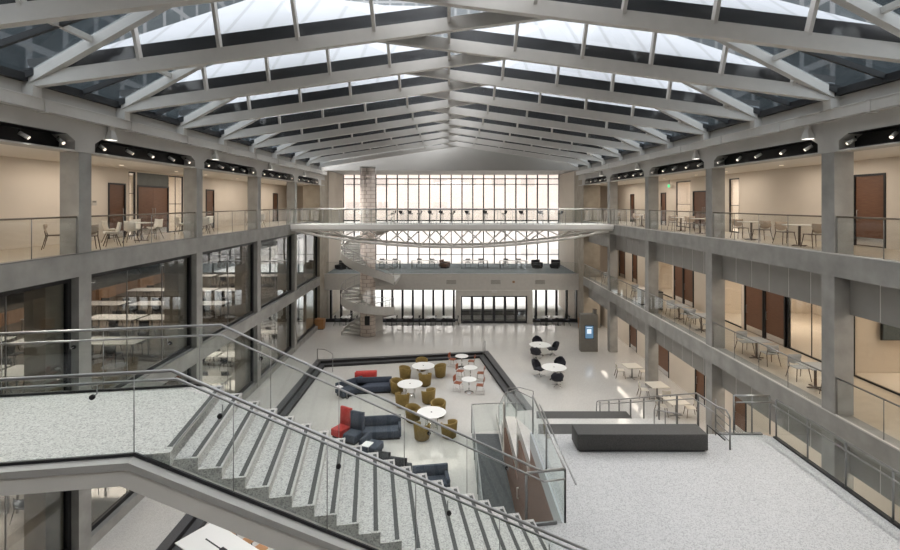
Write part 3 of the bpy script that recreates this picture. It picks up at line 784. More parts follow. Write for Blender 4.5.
for i in range(NR):
    z = ZL - RISE * i
    s1 = SA + RUN * i; s0 = s1 - RUN - 0.02
    if i > 0:
        p = part(MB().prism([(s0, z), (s1, z), (s1, z - RISE - 0.14), (s0, z - 0.16)], T0 + 0.12, T1 - 0.02, lambda u, v, w: S(u, w, v)), 'tread', 'tread_terrazzo', t)
    else:
        p = part(MB().prism([(SA - 0.35, z + 0.002), (SA, z + 0.002), (SA, z - RISE - 0.14), (SA - 0.35, z - 0.2)], T0 + 0.12, T1 - 0.02, lambda u, v, w: S(u, w, v)), 'tread', 'tread_terrazzo', t)
    MB().prism([(s1 - 0.095, z + 0.002), (s1 - 0.03, z + 0.002), (s1 - 0.03, z + 0.006), (s1 - 0.095, z + 0.006)], T0 + 0.16, T1 - 0.10, lambda u, v, w: S(u, w, v)).build('grip_strip', 'strip_grey', p, off=t.location)
    MB().prism([(s1 - 0.018, z + 0.002), (s1 + 0.004, z + 0.002), (s1 + 0.004, z - 0.03), (s1 - 0.018, z + 0.008)], T0 + 0.12, T1 - 0.02, lambda u, v, w: S(u, w, v)).build('nosing', 'white_paint', p, off=t.location)
def stringer(ta, tb, dz, nm):
    a = sl((ta + tb) / 2) + 0.03
    top = [(a, ZL - 0.02), (SBEND, ZL - 0.02), (SEND - 0.1, ZP + 0.05)]
    bot = [(SEND - 0.1, ZP - 0.45), (SBEND - 0.1, ZL - 0.31), (a, ZL - 0.31)]
    return part(MB().prism(top + bot, ta, tb, lambda u, v, w: S(u, w, v)), nm, 'stair_fascia', t)
stringer(T0 - 0.02, T0 - 0.16, 0, 'stringer'); stringer(T1, T1 + 0.12, 0, 'stringer')
# projecting ledge on the near stringer
a = sl(T0) + 0.03
for ta, tb in ((T0 - 0.2, T0 - 0.0),):
    part(MB().prism([(a, ZL), (SBEND, ZL), (SEND - 0.1, ZP + 0.06), (SEND - 0.1, ZP - 0.03), (SBEND - 0.02, ZL - 0.09), (a, ZL - 0.09)], ta, tb, lambda u, v, w: S(u, w, v)), 'ledge', 'ledge_light', t)
# closed side between treads and ledge, and soffit
part(MB().prism([(SBEND, ZL - 0.01), (SA, ZL - RISE - 0.1), (SE - 0.02, ZP - 0.08), (SE, ZP - 0.3), (SBEND, ZL - 0.3)], T0 + 0.1, T0 + 0.118, lambda u, v, w: S(u, w, v)), 'side_skirt', 'fascia_grey', t)
part(MB().prism([(SA, ZL - 0.3), (SE, ZP - 0.05), (SE, ZP - 0.3), (SA - 0.3, ZL - 0.3), (a, ZL - 0.3), (a, ZL - 0.21), (SA - 0.36, ZL - 0.21)], T0 + 0.02, T1 - 0.02, lambda u, v, w: S(u, w, v)), 'soffit', 'fascia_plaster', t)

part(MB().prism([(SBEND, ZL), (SEND - 0.1, ZP + 0.05), (SEND - 0.1, ZP - 0.05), (SBEND, ZL - 0.1)], T0 - 0.01, T0 + 0.11, lambda u, v, w: S(u, w, v)), 'side_gutter', 'fascia_grey', t)
def stair_rail(tg, th, label, cat, ext, bend):
    r = thing('stair_railing', label, 'railing', S(SBEND, tg, ZL), group='stair railings')
    a = sl(tg) + 0.05
    segs = []
    n = 4
    for i in range(n): segs.append((a + (SBEND - a) * i / n, a + (SBEND - a) * (i + 1) / n))
    n = 5
    for i in range(n): segs.append((SBEND + (SEND - SBEND) * i / n, SBEND + (SEND - SBEND) * (i + 1) / n))
    for u, v in segs:
        u += 0.01; v -= 0.01
        part(MB().prism([(u, zshoe(u) + 0.02), (v, zshoe(v) + 0.02), (v, zshoe(v - 0.36) + 1.05), (u, zshoe(u - 0.36) + 1.05)], tg - 0.008, tg + 0.008, lambda a_, b_, w: S(a_, w, b_)), 'glass_panel', 'rail_glass', r)
        part(MB().tube([S(v + 0.01, tg, zshoe(v) + 0.03), S(v + 0.01, tg, zshoe(v - 0.36) + 1.05)], 0.007, 6), 'glass_joint', 'steel', r)
    part(MB().prism([(a, ZL + 0.005), (SBEND, ZL + 0.005), (SEND, ZP + 0.02), (SEND, ZP + 0.055), (SBEND + 0.02, ZL + 0.045), (a, ZL + 0.045)], tg - 0.016, tg + 0.016, lambda u, v, w: S(u, w, v)), 'glass_shoe', 'black_metal', r)
    part(MB().tube([S(a, tg, ZL + 1.07), S(SBEND + bend, tg, ZL + 1.09)] + ext(tg, 1.09), 0.023, 10), 'top_rail', 'steel', r)
    part(MB().tube([S(a, th, ZL + 0.92), S(SBEND + bend + 0.02, th, ZL + 0.94)] + ext(th, 0.94), 0.018, 10), 'handrail', 'steel', r)
    s = -8.2
    while s < SEND:
        b = MB().tube([S(s, tg, zshoe(s - 0.38) + 0.80), S(s, th, zshoe(s - 0.38) + 0.80), S(s, th, zshoe(s - 0.38) + 0.91)], 0.009, 6)
        p = part(b, 'rail_bracket', 'steel_dark', r)
        MB().tube([S(s, tg - 0.014, zshoe(s - 0.38) + 0.80), S(s, tg + 0.014, zshoe(s - 0.38) + 0.80)], 0.035, 10).build('clamp_disc', 'black', p, off=r.location)
        s += 1.55
    return r
def ext_near(tt, h): return [S(SEND + 0.44, tt, ZP + h), S(SEND + 0.9, tt, ZP + h)]
PXW = 2.35
def ext_far(tt, h):
    e = SEND + 0.31
    return [S(e, tt, ZP + h), (2.33 - (tt - T1) * 0, 9.93 + (tt - T1), ZP + h)]
stair_rail(T0 - 0.03, T0 + 0.08, 'glass stair railing along the camera side of the staircase, with twin steel rails', 'railing', ext_near, 0.46)
stair_rail(T1 + 0.0, T1 - 0.11, 'glass stair railing along the far side of the staircase, with twin steel rails', 'railing', ext_far, 0.36)

# ================================================================== TERRACE (second-floor platform) AND SEATING TIERS
PLAT = [S(SE, T0, 0)[:2], S(SE + 0.35, 3.2, 0)[:2], (8.99, 3.2), (8.99, 13.5), (8.75, 13.72), (PXW, 13.72), (PXW, 9.92), S(SE, T1, 0)[:2]]
struct(MB().slab(PLAT, ZP - 0.55, ZP), 'floor_terrace', 'deck_terrazzo', 'speckled terrazzo terrace at the foot of the staircase')
t = struct(MB().box(PXW, 9.0, 13.5, 13.9, 0, ZP - 0.55).box(8.6, 8.99, 4.0, 13.5, 0, ZP - 0.55), 'wall_terrace', 'cream_plaster', 'wall carrying the terrace')
struct(MB().box(8.93, 9.03, 3.2, 13.5, ZP - 0.2, ZP + 0.05), 'trim_terrace_edge', 'black_metal', 'black shoe along the right terrace edge')
struct(MB().box(7.55, 8.75, 13.66, 13.76, ZP - 0.2, ZP + 0.04), 'trim_terrace_end', 'steel_dark', 'metal edge at the far end of the terrace')
TIER1, TIER2 = 2.95, 1.55
mb = MB().box(PXW, 7.3, 13.9, 17.05, TIER1 - 0.4, TIER1).box(PXW, 7.3, 16.8, 17.05, 0, TIER1 - 0.4)
struct(mb, 'floor_tier_1', 'floor_terrazzo', 'upper white tier of the seating steps beyond the terrace')
mb = MB().box(PXW, 7.3, 17.05, 20.45, TIER2 - 0.4, TIER2).box(PXW, 7.3, 20.2, 20.45, 0, TIER2 - 0.4).box(PXW, 7.3, 20.45, 21.9, 0, 0.75)
struct(mb, 'floor_tier_2', 'floor_terrazzo', 'lower white tier of the seating steps beyond the terrace')
def block(x0, x1, y0, y1, z, h, label):
    b = thing('bench_block', label, 'bench', ((x0 + x1) / 2, (y0 + y1) / 2, z))
    part(MB().rbox(x0, x1, y0, y1, z + 0.05, z + h, 0.015, 2), 'block', 'block_dark', b)
    part(MB().box(x0 + 0.06, x1 - 0.06, y0 + 0.06, y1 - 0.06, z, z + 0.05), 'plinth', 'black', b)
    return b
block(3.33, 6.72, 12.70, 13.32, ZP, 0.47, 'large charcoal bench block standing on the terrace')
block(2.85, 7.2, 14.8, 15.65, TIER1, 0.45, 'charcoal seating block directly behind the terrace bench')
block(3.55, 7.2, 19.15, 19.9, TIER2, 0.45, 'charcoal seating block on the lower tier, farthest from the terrace')
# wood wall and passage below the terrace
w = struct(MB().box(PXW - 0.05, PXW, 10.0, 13.9, -0.3, 3.5).box(PXW - 0.05, PXW, 13.9, 16.2, -0.3, 2.6).box(PXW - 0.05, PXW, 16.2, 20.4, -0.3, 1.1), 'wall_wood', 'wood_wall', 'brown wood wall under the terrace')
d = thing('door_passage', 'brown wood door with a bright handle in the wall under the terrace', None, (PXW - 0.06, 15.2, -0.3), kind='structure')
part(MB().box(PXW - 0.075, PXW - 0.055, 14.3, 16.3, -0.3, 2.1), 'door_leaf', 'wood_wall', d)
part(MB().tube([(PXW - 0.075, 16.0, 0.8), (PXW - 0.13, 16.0, 0.8), (PXW - 0.13, 16.0, 1.15), (PXW - 0.075, 16.0, 1.15)], 0.025, 6), 'handle', 'white_paint', d)
struct(MB().box(PXW - 0.07, PXW, 20.4, 20.7, -0.3, 2.05), 'trim_passage', 'fascia_grey', 'grey frame around the passage wall')
struct(MB().box(PXW - 0.055, PXW + 0.02, 9.95, 13.9, 3.5, ZP - 0.02), 'trim_terrace_side', 'edge_blue', 'pale stepped side of the terrace and tiers')
struct(MB().box(1.06, PXW - 0.05, 7.5, 22.8, -0.32, -0.285), 'floor_passage', 'carpet_dark', 'dark carpeted passage floor beside the wood wall')
def guard(name, pts, h, label, posts=True, glassy=True, group=None, rm='steel', pm='steel_dark', step=1.5, hand=None, shoe=0.05, gm='rail_glass', r=0.024, post_r=0.022):
    """glass guard rail along a polyline of floor points"""
    pts = [Vector(p) for p in pts]
    t = thing(name, label, 'railing', tuple(pts[0]), group=group)
    up = Vector((0, 0, 1))
    for a, b in zip(pts, pts[1:]):
        L = (b - a).length; n = max(1, round(L / step))
        for i in range(n):
            p, q = lerp(a, b, (i + 0.012) / n), lerp(a, b, (i + 0.988) / n)
            if glassy:
                m = MB(); d = (q - p).normalized(); sx = Vector((-d.y, d.x, 0)).normalized() * 0.007
                vs = [p + up * shoe - sx, q + up * shoe - sx, q + up * (h - 0.03) - sx, p + up * (h - 0.03) - sx]
                vs += [v + sx * 2 for v in vs]
                m.add(vs, [(3, 2, 1, 0), (4, 5, 6, 7), (0, 1, 5, 4), (1, 2, 6, 5), (2, 3, 7, 6), (3, 0, 4, 7)])
                part(m, 'glass_panel', gm, t)
            if posts: part(MB().tube([lerp(a, b, i / n), lerp(a, b, i / n) + up * h], post_r, 6), 'post', pm, t)
    if posts: part(MB().tube([pts[-1], pts[-1] + up * h], post_r, 6), 'post', pm, t)
    part(MB().tube([p + up * h for p in pts], r, 8), 'top_rail', rm, t)
    if hand:
        part(MB().tube([p + Vector(hand) for p in pts], 0.02, 8), 'handrail', rm, t)
    return t
guard('glass_guard', [(PXW, 9.92, ZP), (PXW, 13.72, ZP)], 1.08, 'glass guard above the wood wall at the terrace edge', step=1.9, posts=True, hand=(0.14, -0.3, 0.95))
guard('glass_guard', [(PXW, 13.72, ZP), (PXW - 0.02, 17.05, TIER1), (PXW - 0.02, 20.4, TIER2), (PXW - 0.02, 22.9, 0.0)], 1.0, 'glass guard stepping down beside the seating tiers', step=4.5, r=0.014, post_r=0.012)
guard('glass_guard', [S(SEND - 0.03, T1, ZP), (PXW, 9.92, ZP)], 1.08, 'short glass guard joining the stair to the terrace edge', step=2.0)
guard('glass_guard', [(8.98, 4.0, ZP), (8.98, 13.45, ZP)], 1.08, 'long glass guard along the right edge of the terrace', step=1.15, hand=(-0.09, 0, 0.93))
guard('glass_guard', [(7.97, 13.71, ZP), (8.98, 13.71, ZP)], 1.08, 'short glass guard at the far right end of the terrace', step=0.6, hand=(0, -0.09, 0.93))
guard('glass_guard', [(1.06, 8.5, -0.3), (1.06, 22.9, -0.3), (3.2, 23.1, -0.3)], 1.35, 'glass guard around the dark passage beside the sunken lounge', step=2.4, pm='steel')
struct(MB().prism([(SEND - 0.05, ZP + 0.002), (SEND + 0.62, ZP + 0.002), (SEND + 0.62, ZP + 0.06), (SEND - 0.05, ZP + 0.06)], T1 - 0.02, T1 + 0.02, lambda u, v, w: S(u, w, v)), 'trim_terrace_shoe', 'steel_dark', 'metal shoe between stair and terrace corner')
# stair guards beside the tiers
def flight_rail(x, label, z0, y0):
    t = thing('stair_guard', label, 'railing', (x, y0, z0))
    pts = [(x - 0.05, 12.85, ZP), (x, 14.3, 3.9), (x, 24.2, -0.2)]
    top = [(x + 0.1, 12.85, ZP), (x + 0.1, 12.85, ZP + 0.85), (x + 0.05, 12.95, ZP + 1.0), (x - 0.1, 13.1, ZP + 1.03), (x - 0.05, 14.3, ZP + 0.92), (x, 24.0, 0.75), (x, 24.15, 0.6), (x, 24.15, 0.05)]
    part(MB().tube(top, 0.024, 8), 'top_rail', 'steel', t)
    part(MB().tube([(p[0] - 0.08, p[1], p[2] - 0.16) for p in top[3:6]], 0.018, 8), 'handrail', 'steel', t)
    for i in range(8):
        f = i / 7.0
        y = lerp(14.3, 23.6, f); zt = lerp(ZP + 0.9, 0.88, f)
        zb = TIER1 if y < 17.05 else TIER2 if y < 20.45 else (0.75 if y < 21.9 else 0.0)
        part(MB().box(x - 0.02, x + 0.02, y - 0.03, y + 0.03, zb, zt), 'post', 'steel_dark', t)
    for i in range(4):
        part(MB().tube([(x + 0.1, 12.85, ZP + 0.2 + i * 0.2), (x + 0.16, 13.65, ZP + 0.2 + i * 0.2)], 0.012, 6), 'cross_bar', 'steel_dark', t)
    part(MB().tube([(x + 0.16, 13.65, ZP), (x + 0.16, 13.65, ZP + 1.0)], 0.02, 6), 'post', 'steel_dark', t)
flight_rail(7.27, 'steel stair guard descending beside the charcoal seating tiers', ZP, 12.9)
t = thing('stair_guard', 'low steel guard behind the terrace bench, beside the seating tiers', 'railing', (6.75, 15.9, TIER1))
part(MB().tube([(6.7, 16.0, TIER1), (6.7, 16.0, TIER1 + 0.75), (7.2, 15.2, TIER1 + 0.95)], 0.02, 6), 'top_rail', 'steel', t)
part(MB().tube([(6.95, 15.75, TIER1), (6.95, 15.75, TIER1 + 0.82)], 0.018, 6), 'post', 'steel_dark', t)
t = thing('floor_handrail', 'short sloping dark handrail on the terrace beside the bench', 'railing', (7.3, 13.5, ZP))
part(MB().tube([(7.18, 13.62, ZP), (7.18, 13.62, ZP + 0.3), (7.5, 13.3, ZP + 0.03)], 0.022, 6), 'rail', 'black_metal', t)
# lounge ramp handrails at the pit corners
for x, y, x2, y2, lb in ((-8.6, 32.0, -7.4, 31.2, 'thin steel handrail at the rear left corner of the sunken lounge'), (2.5, 34.0, 2.3, 33.0, 'thin steel handrail at the rear right corner of the sunken lounge'), (3.0, 25.2, 4.3, 25.0, 'arched steel handrail where the lounge steps end by the tiers')):
    t = thing('step_handrail', lb, 'railing', (x, y, 0))
    zb = 0.0
    ze = -0.3 if (x2, y2) != (4.3, 25.0) else 0.0
    part(MB().tube([(x, y, zb), (x, y, 0.92), (lerp(x, x2, 0.5), lerp(y, y2, 0.5), 1.0), (x2, y2, 0.85), (x2, y2, ze)], 0.022, 8), 'rail', 'steel', t)
    part(MB().lathe([(0.06, 0), (0.06, 0.015)], (x, y, zb), 12), 'base_plate', 'steel_dark', t)

# ================================================================== GALLERY RAILINGS
def gallery_guard(s, z, fl, i):
    ya = YC[i] + 0.5; yb = YC[i + 1] if i < 4 else YEND
    x = XL - 0.06 if s == 'left' else XR + 0.06
    if s == 'left' and i == 4: pass
    t = guard('gallery_railing', [(x, ya + 0.02, z + 0.035), (x, yb - 0.02, z + 0.035)], 1.06, f'glass railing of the {s} {fl}-floor gallery, {BAYW[i]}', rm='rail_brown' if z == Z3 else 'steel_dark', pm='steel_dark', step=1.5, shoe=0.03, r=0.025, post_r=0.012, gm='clear_glass')
    return t
for i in range(5):
    gallery_guard('left', Z3, 'third', i); gallery_guard('right', Z3, 'third', i); gallery_guard('right', Z2, 'second', i)
guard('gallery_railing', [(XL + 0.1, 42.56, Z2 + 0.05), (XR - 0.1, 42.56, Z2 + 0.05)], 1.0, 'nearly invisible glass railing along the end balcony', posts=False, step=2.2, r=0.01, gm='clear_glass')

# ================================================================== BRIDGE
YB0, YB1 = 33.3, 35.7
t = thing('footbridge', 'white footbridge spanning the hall at third-floor level on arched trusses', 'bridge', (0.2, YB0, Z3 - 0.35))
part(MB().box(XL + 0.03, XR - 0.03, YB0, YB1, Z3 - 0.28, Z3), 'deck', 'table_white', t)
part(MB().box(XL + 0.03, XR - 0.03, YB0 - 0.03, YB0, Z3 - 0.12, Z3 + 0.04), 'deck_edge', 'table_white', t)
part(MB().box(XL + 0.03, XR - 0.03, YB1, YB1 + 0.03, Z3 - 0.12, Z3 + 0.04), 'deck_edge', 'table_white', t)
XC = (XL + XR) / 2; HW = (XR - XL) / 2 - 0.35
def zc(x): return 8.52 - 1.08 * (1 - ((x - XC) / HW) ** 2)
for yy in (YB0 + 0.15, YB1 - 0.15):
    pts = [(XC - HW + 2 * HW * i / 28, yy, zc(XC - HW + 2 * HW * i / 28)) for i in range(29)]
    part(MB().tube(pts, 0.085, 8), 'bottom_chord', 'white_paint', t)
    part(MB().box(XL + 0.05, XR - 0.05, yy - 0.08, yy + 0.08, Z3 - 0.42, Z3 - 0.28), 'top_chord', 'white_paint', t)
    per = 2.25; n = 9 if yy < 34 else 8
    for i in range(n):
        x0 = XC - per * n / 2 + per * i
        for xa, xb in ((x0, x0 + per / 2), (x0 + per, x0 + per / 2)):
            part(MB().tube([(xa, yy, Z3 - 0.38), (xb, yy, zc(xb))], 0.05, 6), 'diagonal', 'white_paint', t)
guard('bridge_railing', [(XL + 0.02, YB0 + 0.05, Z3), (XR - 0.02, YB0 + 0.05, Z3)], 1.08, 'glass railing along the camera side of the footbridge', step=1.1, rm='steel_dark', post_r=0.014, gm='clear_glass')
guard('bridge_railing', [(XL + 0.02, YB1 - 0.05, Z3), (XR - 0.02, YB1 - 0.05, Z3)], 1.08, 'glass railing along the window side of the footbridge', step=1.1, rm='steel_dark', post_r=0.014, gm='clear_glass')
for nm, x in (('left', -10.2), ('right', 10.7)):
    pass
# ================================================================== SPIRAL STAIR
CX, CY = -6.41, 38.7
t = thing('core_shaft', 'tall pale round shaft of patterned cladding inside the spiral stair', 'shaft', (CX, CY, 0))
part(MB().lathe([(0.6, 0.0), (0.6, 13.3)], (CX, CY, 0), 28), 'cladding', 'core_cladding', t)
part(MB().lathe([(0.61, 13.2), (0.61, 13.29)], (CX, CY, 0), 28), 'cap_ring', 'fascia_plaster', t)
mb = MB().box(CX - 0.14, CX + 0.24, CY - 0.66, CY - 0.5, 0.95, 1.65)
part(mb, 'niche', 'black', t)
CTRL = [(-0.0, 8.95), (0.5, 7.9), (1.0, 6.7), (1.5, 5.5), (2.0, 4.25), (2.25, 4.1), (3.0, 3.05), (3.5, 2.55), (4.0, 1.95), (4.4, 1.2), (5.0, 0.0)]
def zsp(h):
    for (a, za), (b, zb) in zip(CTRL, CTRL[1:]):
        if h <= b: return lerp(za, zb, (h - a) / (b - a))
    return 0.0
RO, RI = 2.05, 0.62
def sp(h, r, z=0): 
    a = h * PI        # h counts half turns, starting at +x, going by the back, left, front
    return (CX + r * math.cos(a), CY + r * math.sin(a), zsp(h) + z)
t = thing('spiral_staircase', 'white spiral staircase winding round the shaft from the floor up to the footbridge', 'staircase', (CX, CY, 0))
def ribbon(r0, r1, d0, d1, h0, h1, n, name, m):
    rs = []
    for i in range(n + 1):
        h = h0 + (h1 - h0) * i / n
        rs.append([sp(h, r0, d0), sp(h, r1, d0), sp(h, r1, d1), sp(h, r0, d1)])
    return part(MB().rings(rs, True, False), name, m, t)
ribbon(RO - 0.03, RO + 0.05, -0.33, 0.3, 0.0, 5.0, 110, 'outer_stringer', 'fascia_plaster')
ribbon(RI, RI + 0.05, -0.22, 0.2, 0.0, 5.0, 110, 'inner_stringer', 'fascia_plaster')
ribbon(RI + 0.05, RO - 0.03, -0.26, -0.2, 0.0, 5.0, 110, 'soffit', 'fascia_plaster')
h = 0.03
i = 0
while h < 4.97:
    z = zsp(h); dz = abs(zsp(h + 0.01) - zsp(h)) / 0.01
    st = 0.165 / max(dz, 0.8)
    rs = []
    for k in range(4):
        hh = h + st * k / 3
        a = hh * PI
        rs.append([(CX + r * math.cos(a), CY + r * math.sin(a), zz) for r, zz in ((RI + 0.05, z - 0.12), (RO - 0.03, z - 0.12), (RO - 0.03, z), (RI + 0.05, z))])
    part(MB().rings(rs, True, False), 'tread', 'tread_terrazzo', t)
    h += st
part(MB().tube([sp(k * 0.05, RO + 0.01, 1.0) for k in range(0, 98)], 0.025, 8), 'handrail', 'steel', t)
part(MB().tube([sp(k * 0.05, RO + 0.01, 0.62) for k in range(0, 98)], 0.012, 6), 'mid_rail', 'steel', t)
for k in range(0, 33):
    hh = 0.03 + k * 0.15
    part(MB().tube([sp(hh, RO + 0.01, 0.2), sp(hh, RO + 0.01, 1.0)], 0.014, 6), 'baluster', 'steel', t)
# landing plates joining balcony and bridge
part(MB().box(CX + 0.9, CX + 2.2, CY - 0.2, 42.5, Z2 - 0.25, Z2 - 0.02), 'balcony_landing', 'fascia_plaster', t)
part(MB().box(CX + 0.9, CX + 2.3, YB1 + 0.03, CY + 0.05, Z3 - 0.25, Z3 - 0.02), 'bridge_landing', 'fascia_plaster', t)
# solid wedge under the lowest flight
rs = []
for k in range(13):
    h = 4.35 + 0.65 * k / 12; a = h * PI; z = max(zsp(h) - 0.2, 0.02)
    rs.append([(CX + r * math.cos(a), CY + r * math.sin(a), zz) for r, zz in ((RI + 0.06, 0.0), (RO - 0.0, 0.0), (RO - 0.0, z), (RI + 0.06, z))])
part(MB().rings(rs, True, False), 'base_wedge', 'fascia_plaster', t)
# ================================================================== FURNITURE PROTOTYPES (built at the origin, front toward -y)
def shell_mb(w, prof, curve=0.06, th=0.012, nx=6, taper=None):
    """bent seat shell: prof is a list of (y, z) from front lip to back top; sides curl up by curve"""
    mb = MB(); top = []; bot = []
    for i, (y, z) in enumerate(prof):
        f = i / (len(prof) - 1)
        ww = w * (taper[0] + (taper[1] - taper[0]) * f if taper else 1)
        r1, r2 = [], []
        for j in range(nx + 1):
            u = -1 + 2 * j / nx
            lift = curve * u * u
            yy = y - (lift * 0.9 if f > 0.5 else 0); zz = z + (lift if f <= 0.5 else lift * 0.3)
            r1.append((u * ww / 2, yy, zz)); r2.append((u * ww / 2 * 0.98, yy + th * (1 if f > 0.5 else 0), zz - th))
        top.append(r1); bot.append(r2)
    n = nx + 1
    rs = [a + b[::-1] for a, b in zip(top, bot)]
    return mb.rings(rs, True, True)
SEATP = [(-0.22, 0.44), (-0.2, 0.455), (-0.1, 0.445), (0.05, 0.43), (0.16, 0.44), (0.21, 0.50), (0.24, 0.62), (0.265, 0.74), (0.28, 0.82)]
def shell_chair(name, label, sm, lm):
    t = thing(name, label, 'chair')
    shell_mb(0.46, SEATP, 0.07, 0.014, 6, (1.0, 0.82)).build('seat_shell', sm, t)
    for sx in (-1, 1):
        for y0, y1 in ((-0.10, -0.21), (0.10, 0.23)):
            MB().tube([(sx * 0.10, y0, 0.43), (sx * 0.22, y1, 0.0)], [0.017, 0.011], 6).build('leg', lm, t)
    MB().tube([(-0.11, -0.12, 0.38), (0.11, 0.12, 0.38)], 0.009, 6).build('brace', lm, t)
    return Proto(t)
def frame_chair(name, label, sm, lm):
    """chair with open legs splayed wide, thin seat and curved back"""
    t = thing(name, label, 'chair')
    MB().rbox(-0.23, 0.23, -0.23, 0.2, 0.43, 0.46, 0.014, 2).build('seat', lm if sm == 'brown_seat' else sm, t)
    shell_mb(0.46, [(0.2, 0.5), (0.23, 0.58), (0.255, 0.7), (0.27, 0.8)], 0.08, 0.014, 6).build('backrest', sm, t)
    for sx in (-1, 1):
        MB().tube([(sx * 0.2, -0.2, 0.44), (sx * 0.26, -0.26, 0.0)], [0.018, 0.012], 6).build('leg', lm, t)
        MB().tube([(sx * 0.21, 0.22, 0.6), (sx * 0.21, 0.18, 0.44), (sx * 0.26, 0.29, 0.0)], [0.013, 0.018, 0.012], 6).build('leg', lm, t)
    return Proto(t)
def sled_chair(name, label, sm):
    t = thing(name, label, 'chair')
    MB().rbox(-0.21, 0.21, -0.2, 0.2, 0.44, 0.465, 0.012, 2).build('seat', sm, t)
    shell_mb(0.44, [(0.2, 0.53), (0.225, 0.62), (0.25, 0.74), (0.26, 0.84)], 0.05, 0.012, 6).build('backrest', sm, t)
    for sx in (-1, 1):
        MB().tube([(sx * 0.19, 0.22, 0.6), (sx * 0.19, 0.16, 0.44), (sx * 0.22, 0.24, 0.012), (sx * 0.22, -0.24, 0.012), (sx * 0.19, -0.16, 0.44)], 0.012, 6).build('leg_loop', 'chrome', t)
    return Proto(t)
def tub_chair(name, label):
    t = thing(name, label, 'armchair')
    n = 22; rs = []
    for i in range(n + 1):
        a = math.radians(-58 + 296 * i / n)         # opening at the front (-y)
        f = abs(i / n - 0.5) * 2
        h = 0.78 - 0.14 * f ** 2
        ro, ri = 0.36, 0.29
        c, s_ = math.cos(a), math.sin(a)
        k = 0.84
        rs.append([(ro * k * c, ro * k * s_, 0.07), (ro * c, ro * s_, h - 0.03), ((ro - 0.03) * c, (ro - 0.03) * s_, h), (ri * c, ri * s_, h - 0.03), (ri * k * c, ri * k * s_, 0.07)])
    MB().rings(rs, True, True).build('tub_shell', 'olive', t)
    MB().lathe([(0.25, 0.10), (0.275, 0.34), (0.285, 0.40), (0.25, 0.44)], (0, -0.01, 0), 20).build('seat_cushion', 'olive', t)
    MB().lathe([(0.22, 0.0), (0.24, 0.08)], (0, 0, 0), 16).build('base', 'olive_dark', t)
    t.scale = (1.1, 1.1, 1.0)
    return Proto(t)
def shell_swivel(name, label):
    t = thing(name, label, 'chair')
    MB().rbox(-0.26, 0.26, -0.25, 0.22, 0.38, 0.46, 0.05, 3).build('seat', 'navy_dark', t)
    rs = []
    for z, w, y in ((0.36, 0.24, 0.2), (0.5, 0.29, 0.24), (0.66, 0.31, 0.29), (0.8, 0.22, 0.34), (0.86, 0.12, 0.36)):
        rs.append([(-w, y - 0.16, z - 0.02), (-w * 0.6, y, z), (w * 0.6, y, z), (w, y - 0.16, z - 0.02), (w * 0.95, y - 0.12, z + 0.01), (w * 0.58, y + 0.05, z), (-w * 0.58, y + 0.05, z), (-w * 0.95, y - 0.12, z + 0.01)])
    MB().rings(rs, True, True).build('backrest', 'navy_dark', t)
    MB().tube([(0, 0, 0.08), (0, 0, 0.4)], 0.028, 8).build('pedestal', 'chrome', t)
    for k in range(4):
        a = PI / 4 + k * PI / 2
        MB().tube([(0, 0, 0.1), (0.3 * math.cos(a), 0.3 * math.sin(a), 0.012)], [0.02, 0.012], 6).build('foot', 'chrome', t)
    t.scale = (1.2, 1.2, 1.05)
    return Proto(t)
def round_table(name, label, r, legs='ring', top='table_white', h=0.75):
    t = thing(name, label, 'table')
    MB().lathe([(r - 0.02, h - 0.03), (r, h - 0.02), (r, h - 0.006), (r - 0.012, h)], (0, 0, 0), 40).build('tabletop', top, t)
    if r > 0.6: MB().lathe([(0.04, h), (0.04, h + 0.008)], (0, 0, 0), 12).build('grommet', 'charcoal', t)
    if legs == 'ring':
        for k in range(4):
            a = PI / 4 + k * PI / 2; c, s_ = math.cos(a), math.sin(a)
            MB().tube([(0.34 * c, 0.34 * s_, h - 0.03), (0.34 * c, 0.34 * s_, 0.0)], 0.022, 8).build('leg', 'chrome', t)
        MB().tube([(0.34 * math.cos(PI / 4 + k * PI / 2), 0.34 * math.sin(PI / 4 + k * PI / 2), 0.1) for k in range(5)], 0.014, 6).build('stretcher', 'chrome', t)
    else:
        MB().tube([(0, 0, 0.03), (0, 0, h - 0.03)], 0.03, 10).build('pedestal', legs, t)
        MB().lathe([(0.26, 0), (0.26, 0.012), (0.05, 0.03)], (0, 0, 0), 24).build('base', legs, t)
    return Proto(t)
def square_table(name, label, w, d, top, lm, h=0.74, post=True):
    t = thing(name, label, 'table')
    MB().rbox(-w / 2, w / 2, -d / 2, d / 2, h - 0.03, h, 0.012, 2).build('tabletop', top, t)
    if post:
        MB().box(-0.03, 0.03, -0.03, 0.03, 0.02, h - 0.03).build('pedestal', lm, t)
        MB().box(-w * 0.34, w * 0.34, -0.035, 0.035, 0, 0.025).build('base', lm, t)
        MB().box(-0.035, 0.035, -d * 0.34, d * 0.34, 0, 0.022).build('base', lm, t)
    else:
        for sx in (-1, 1):
            for sy in (-1, 1):
                MB().box(sx * (w / 2 - 0.06) - 0.025, sx * (w / 2 - 0.06) + 0.025, sy * (d / 2 - 0.06) - 0.025, sy * (d / 2 - 0.06) + 0.025, 0, h - 0.03).build('leg', lm, t)
    return Proto(t)
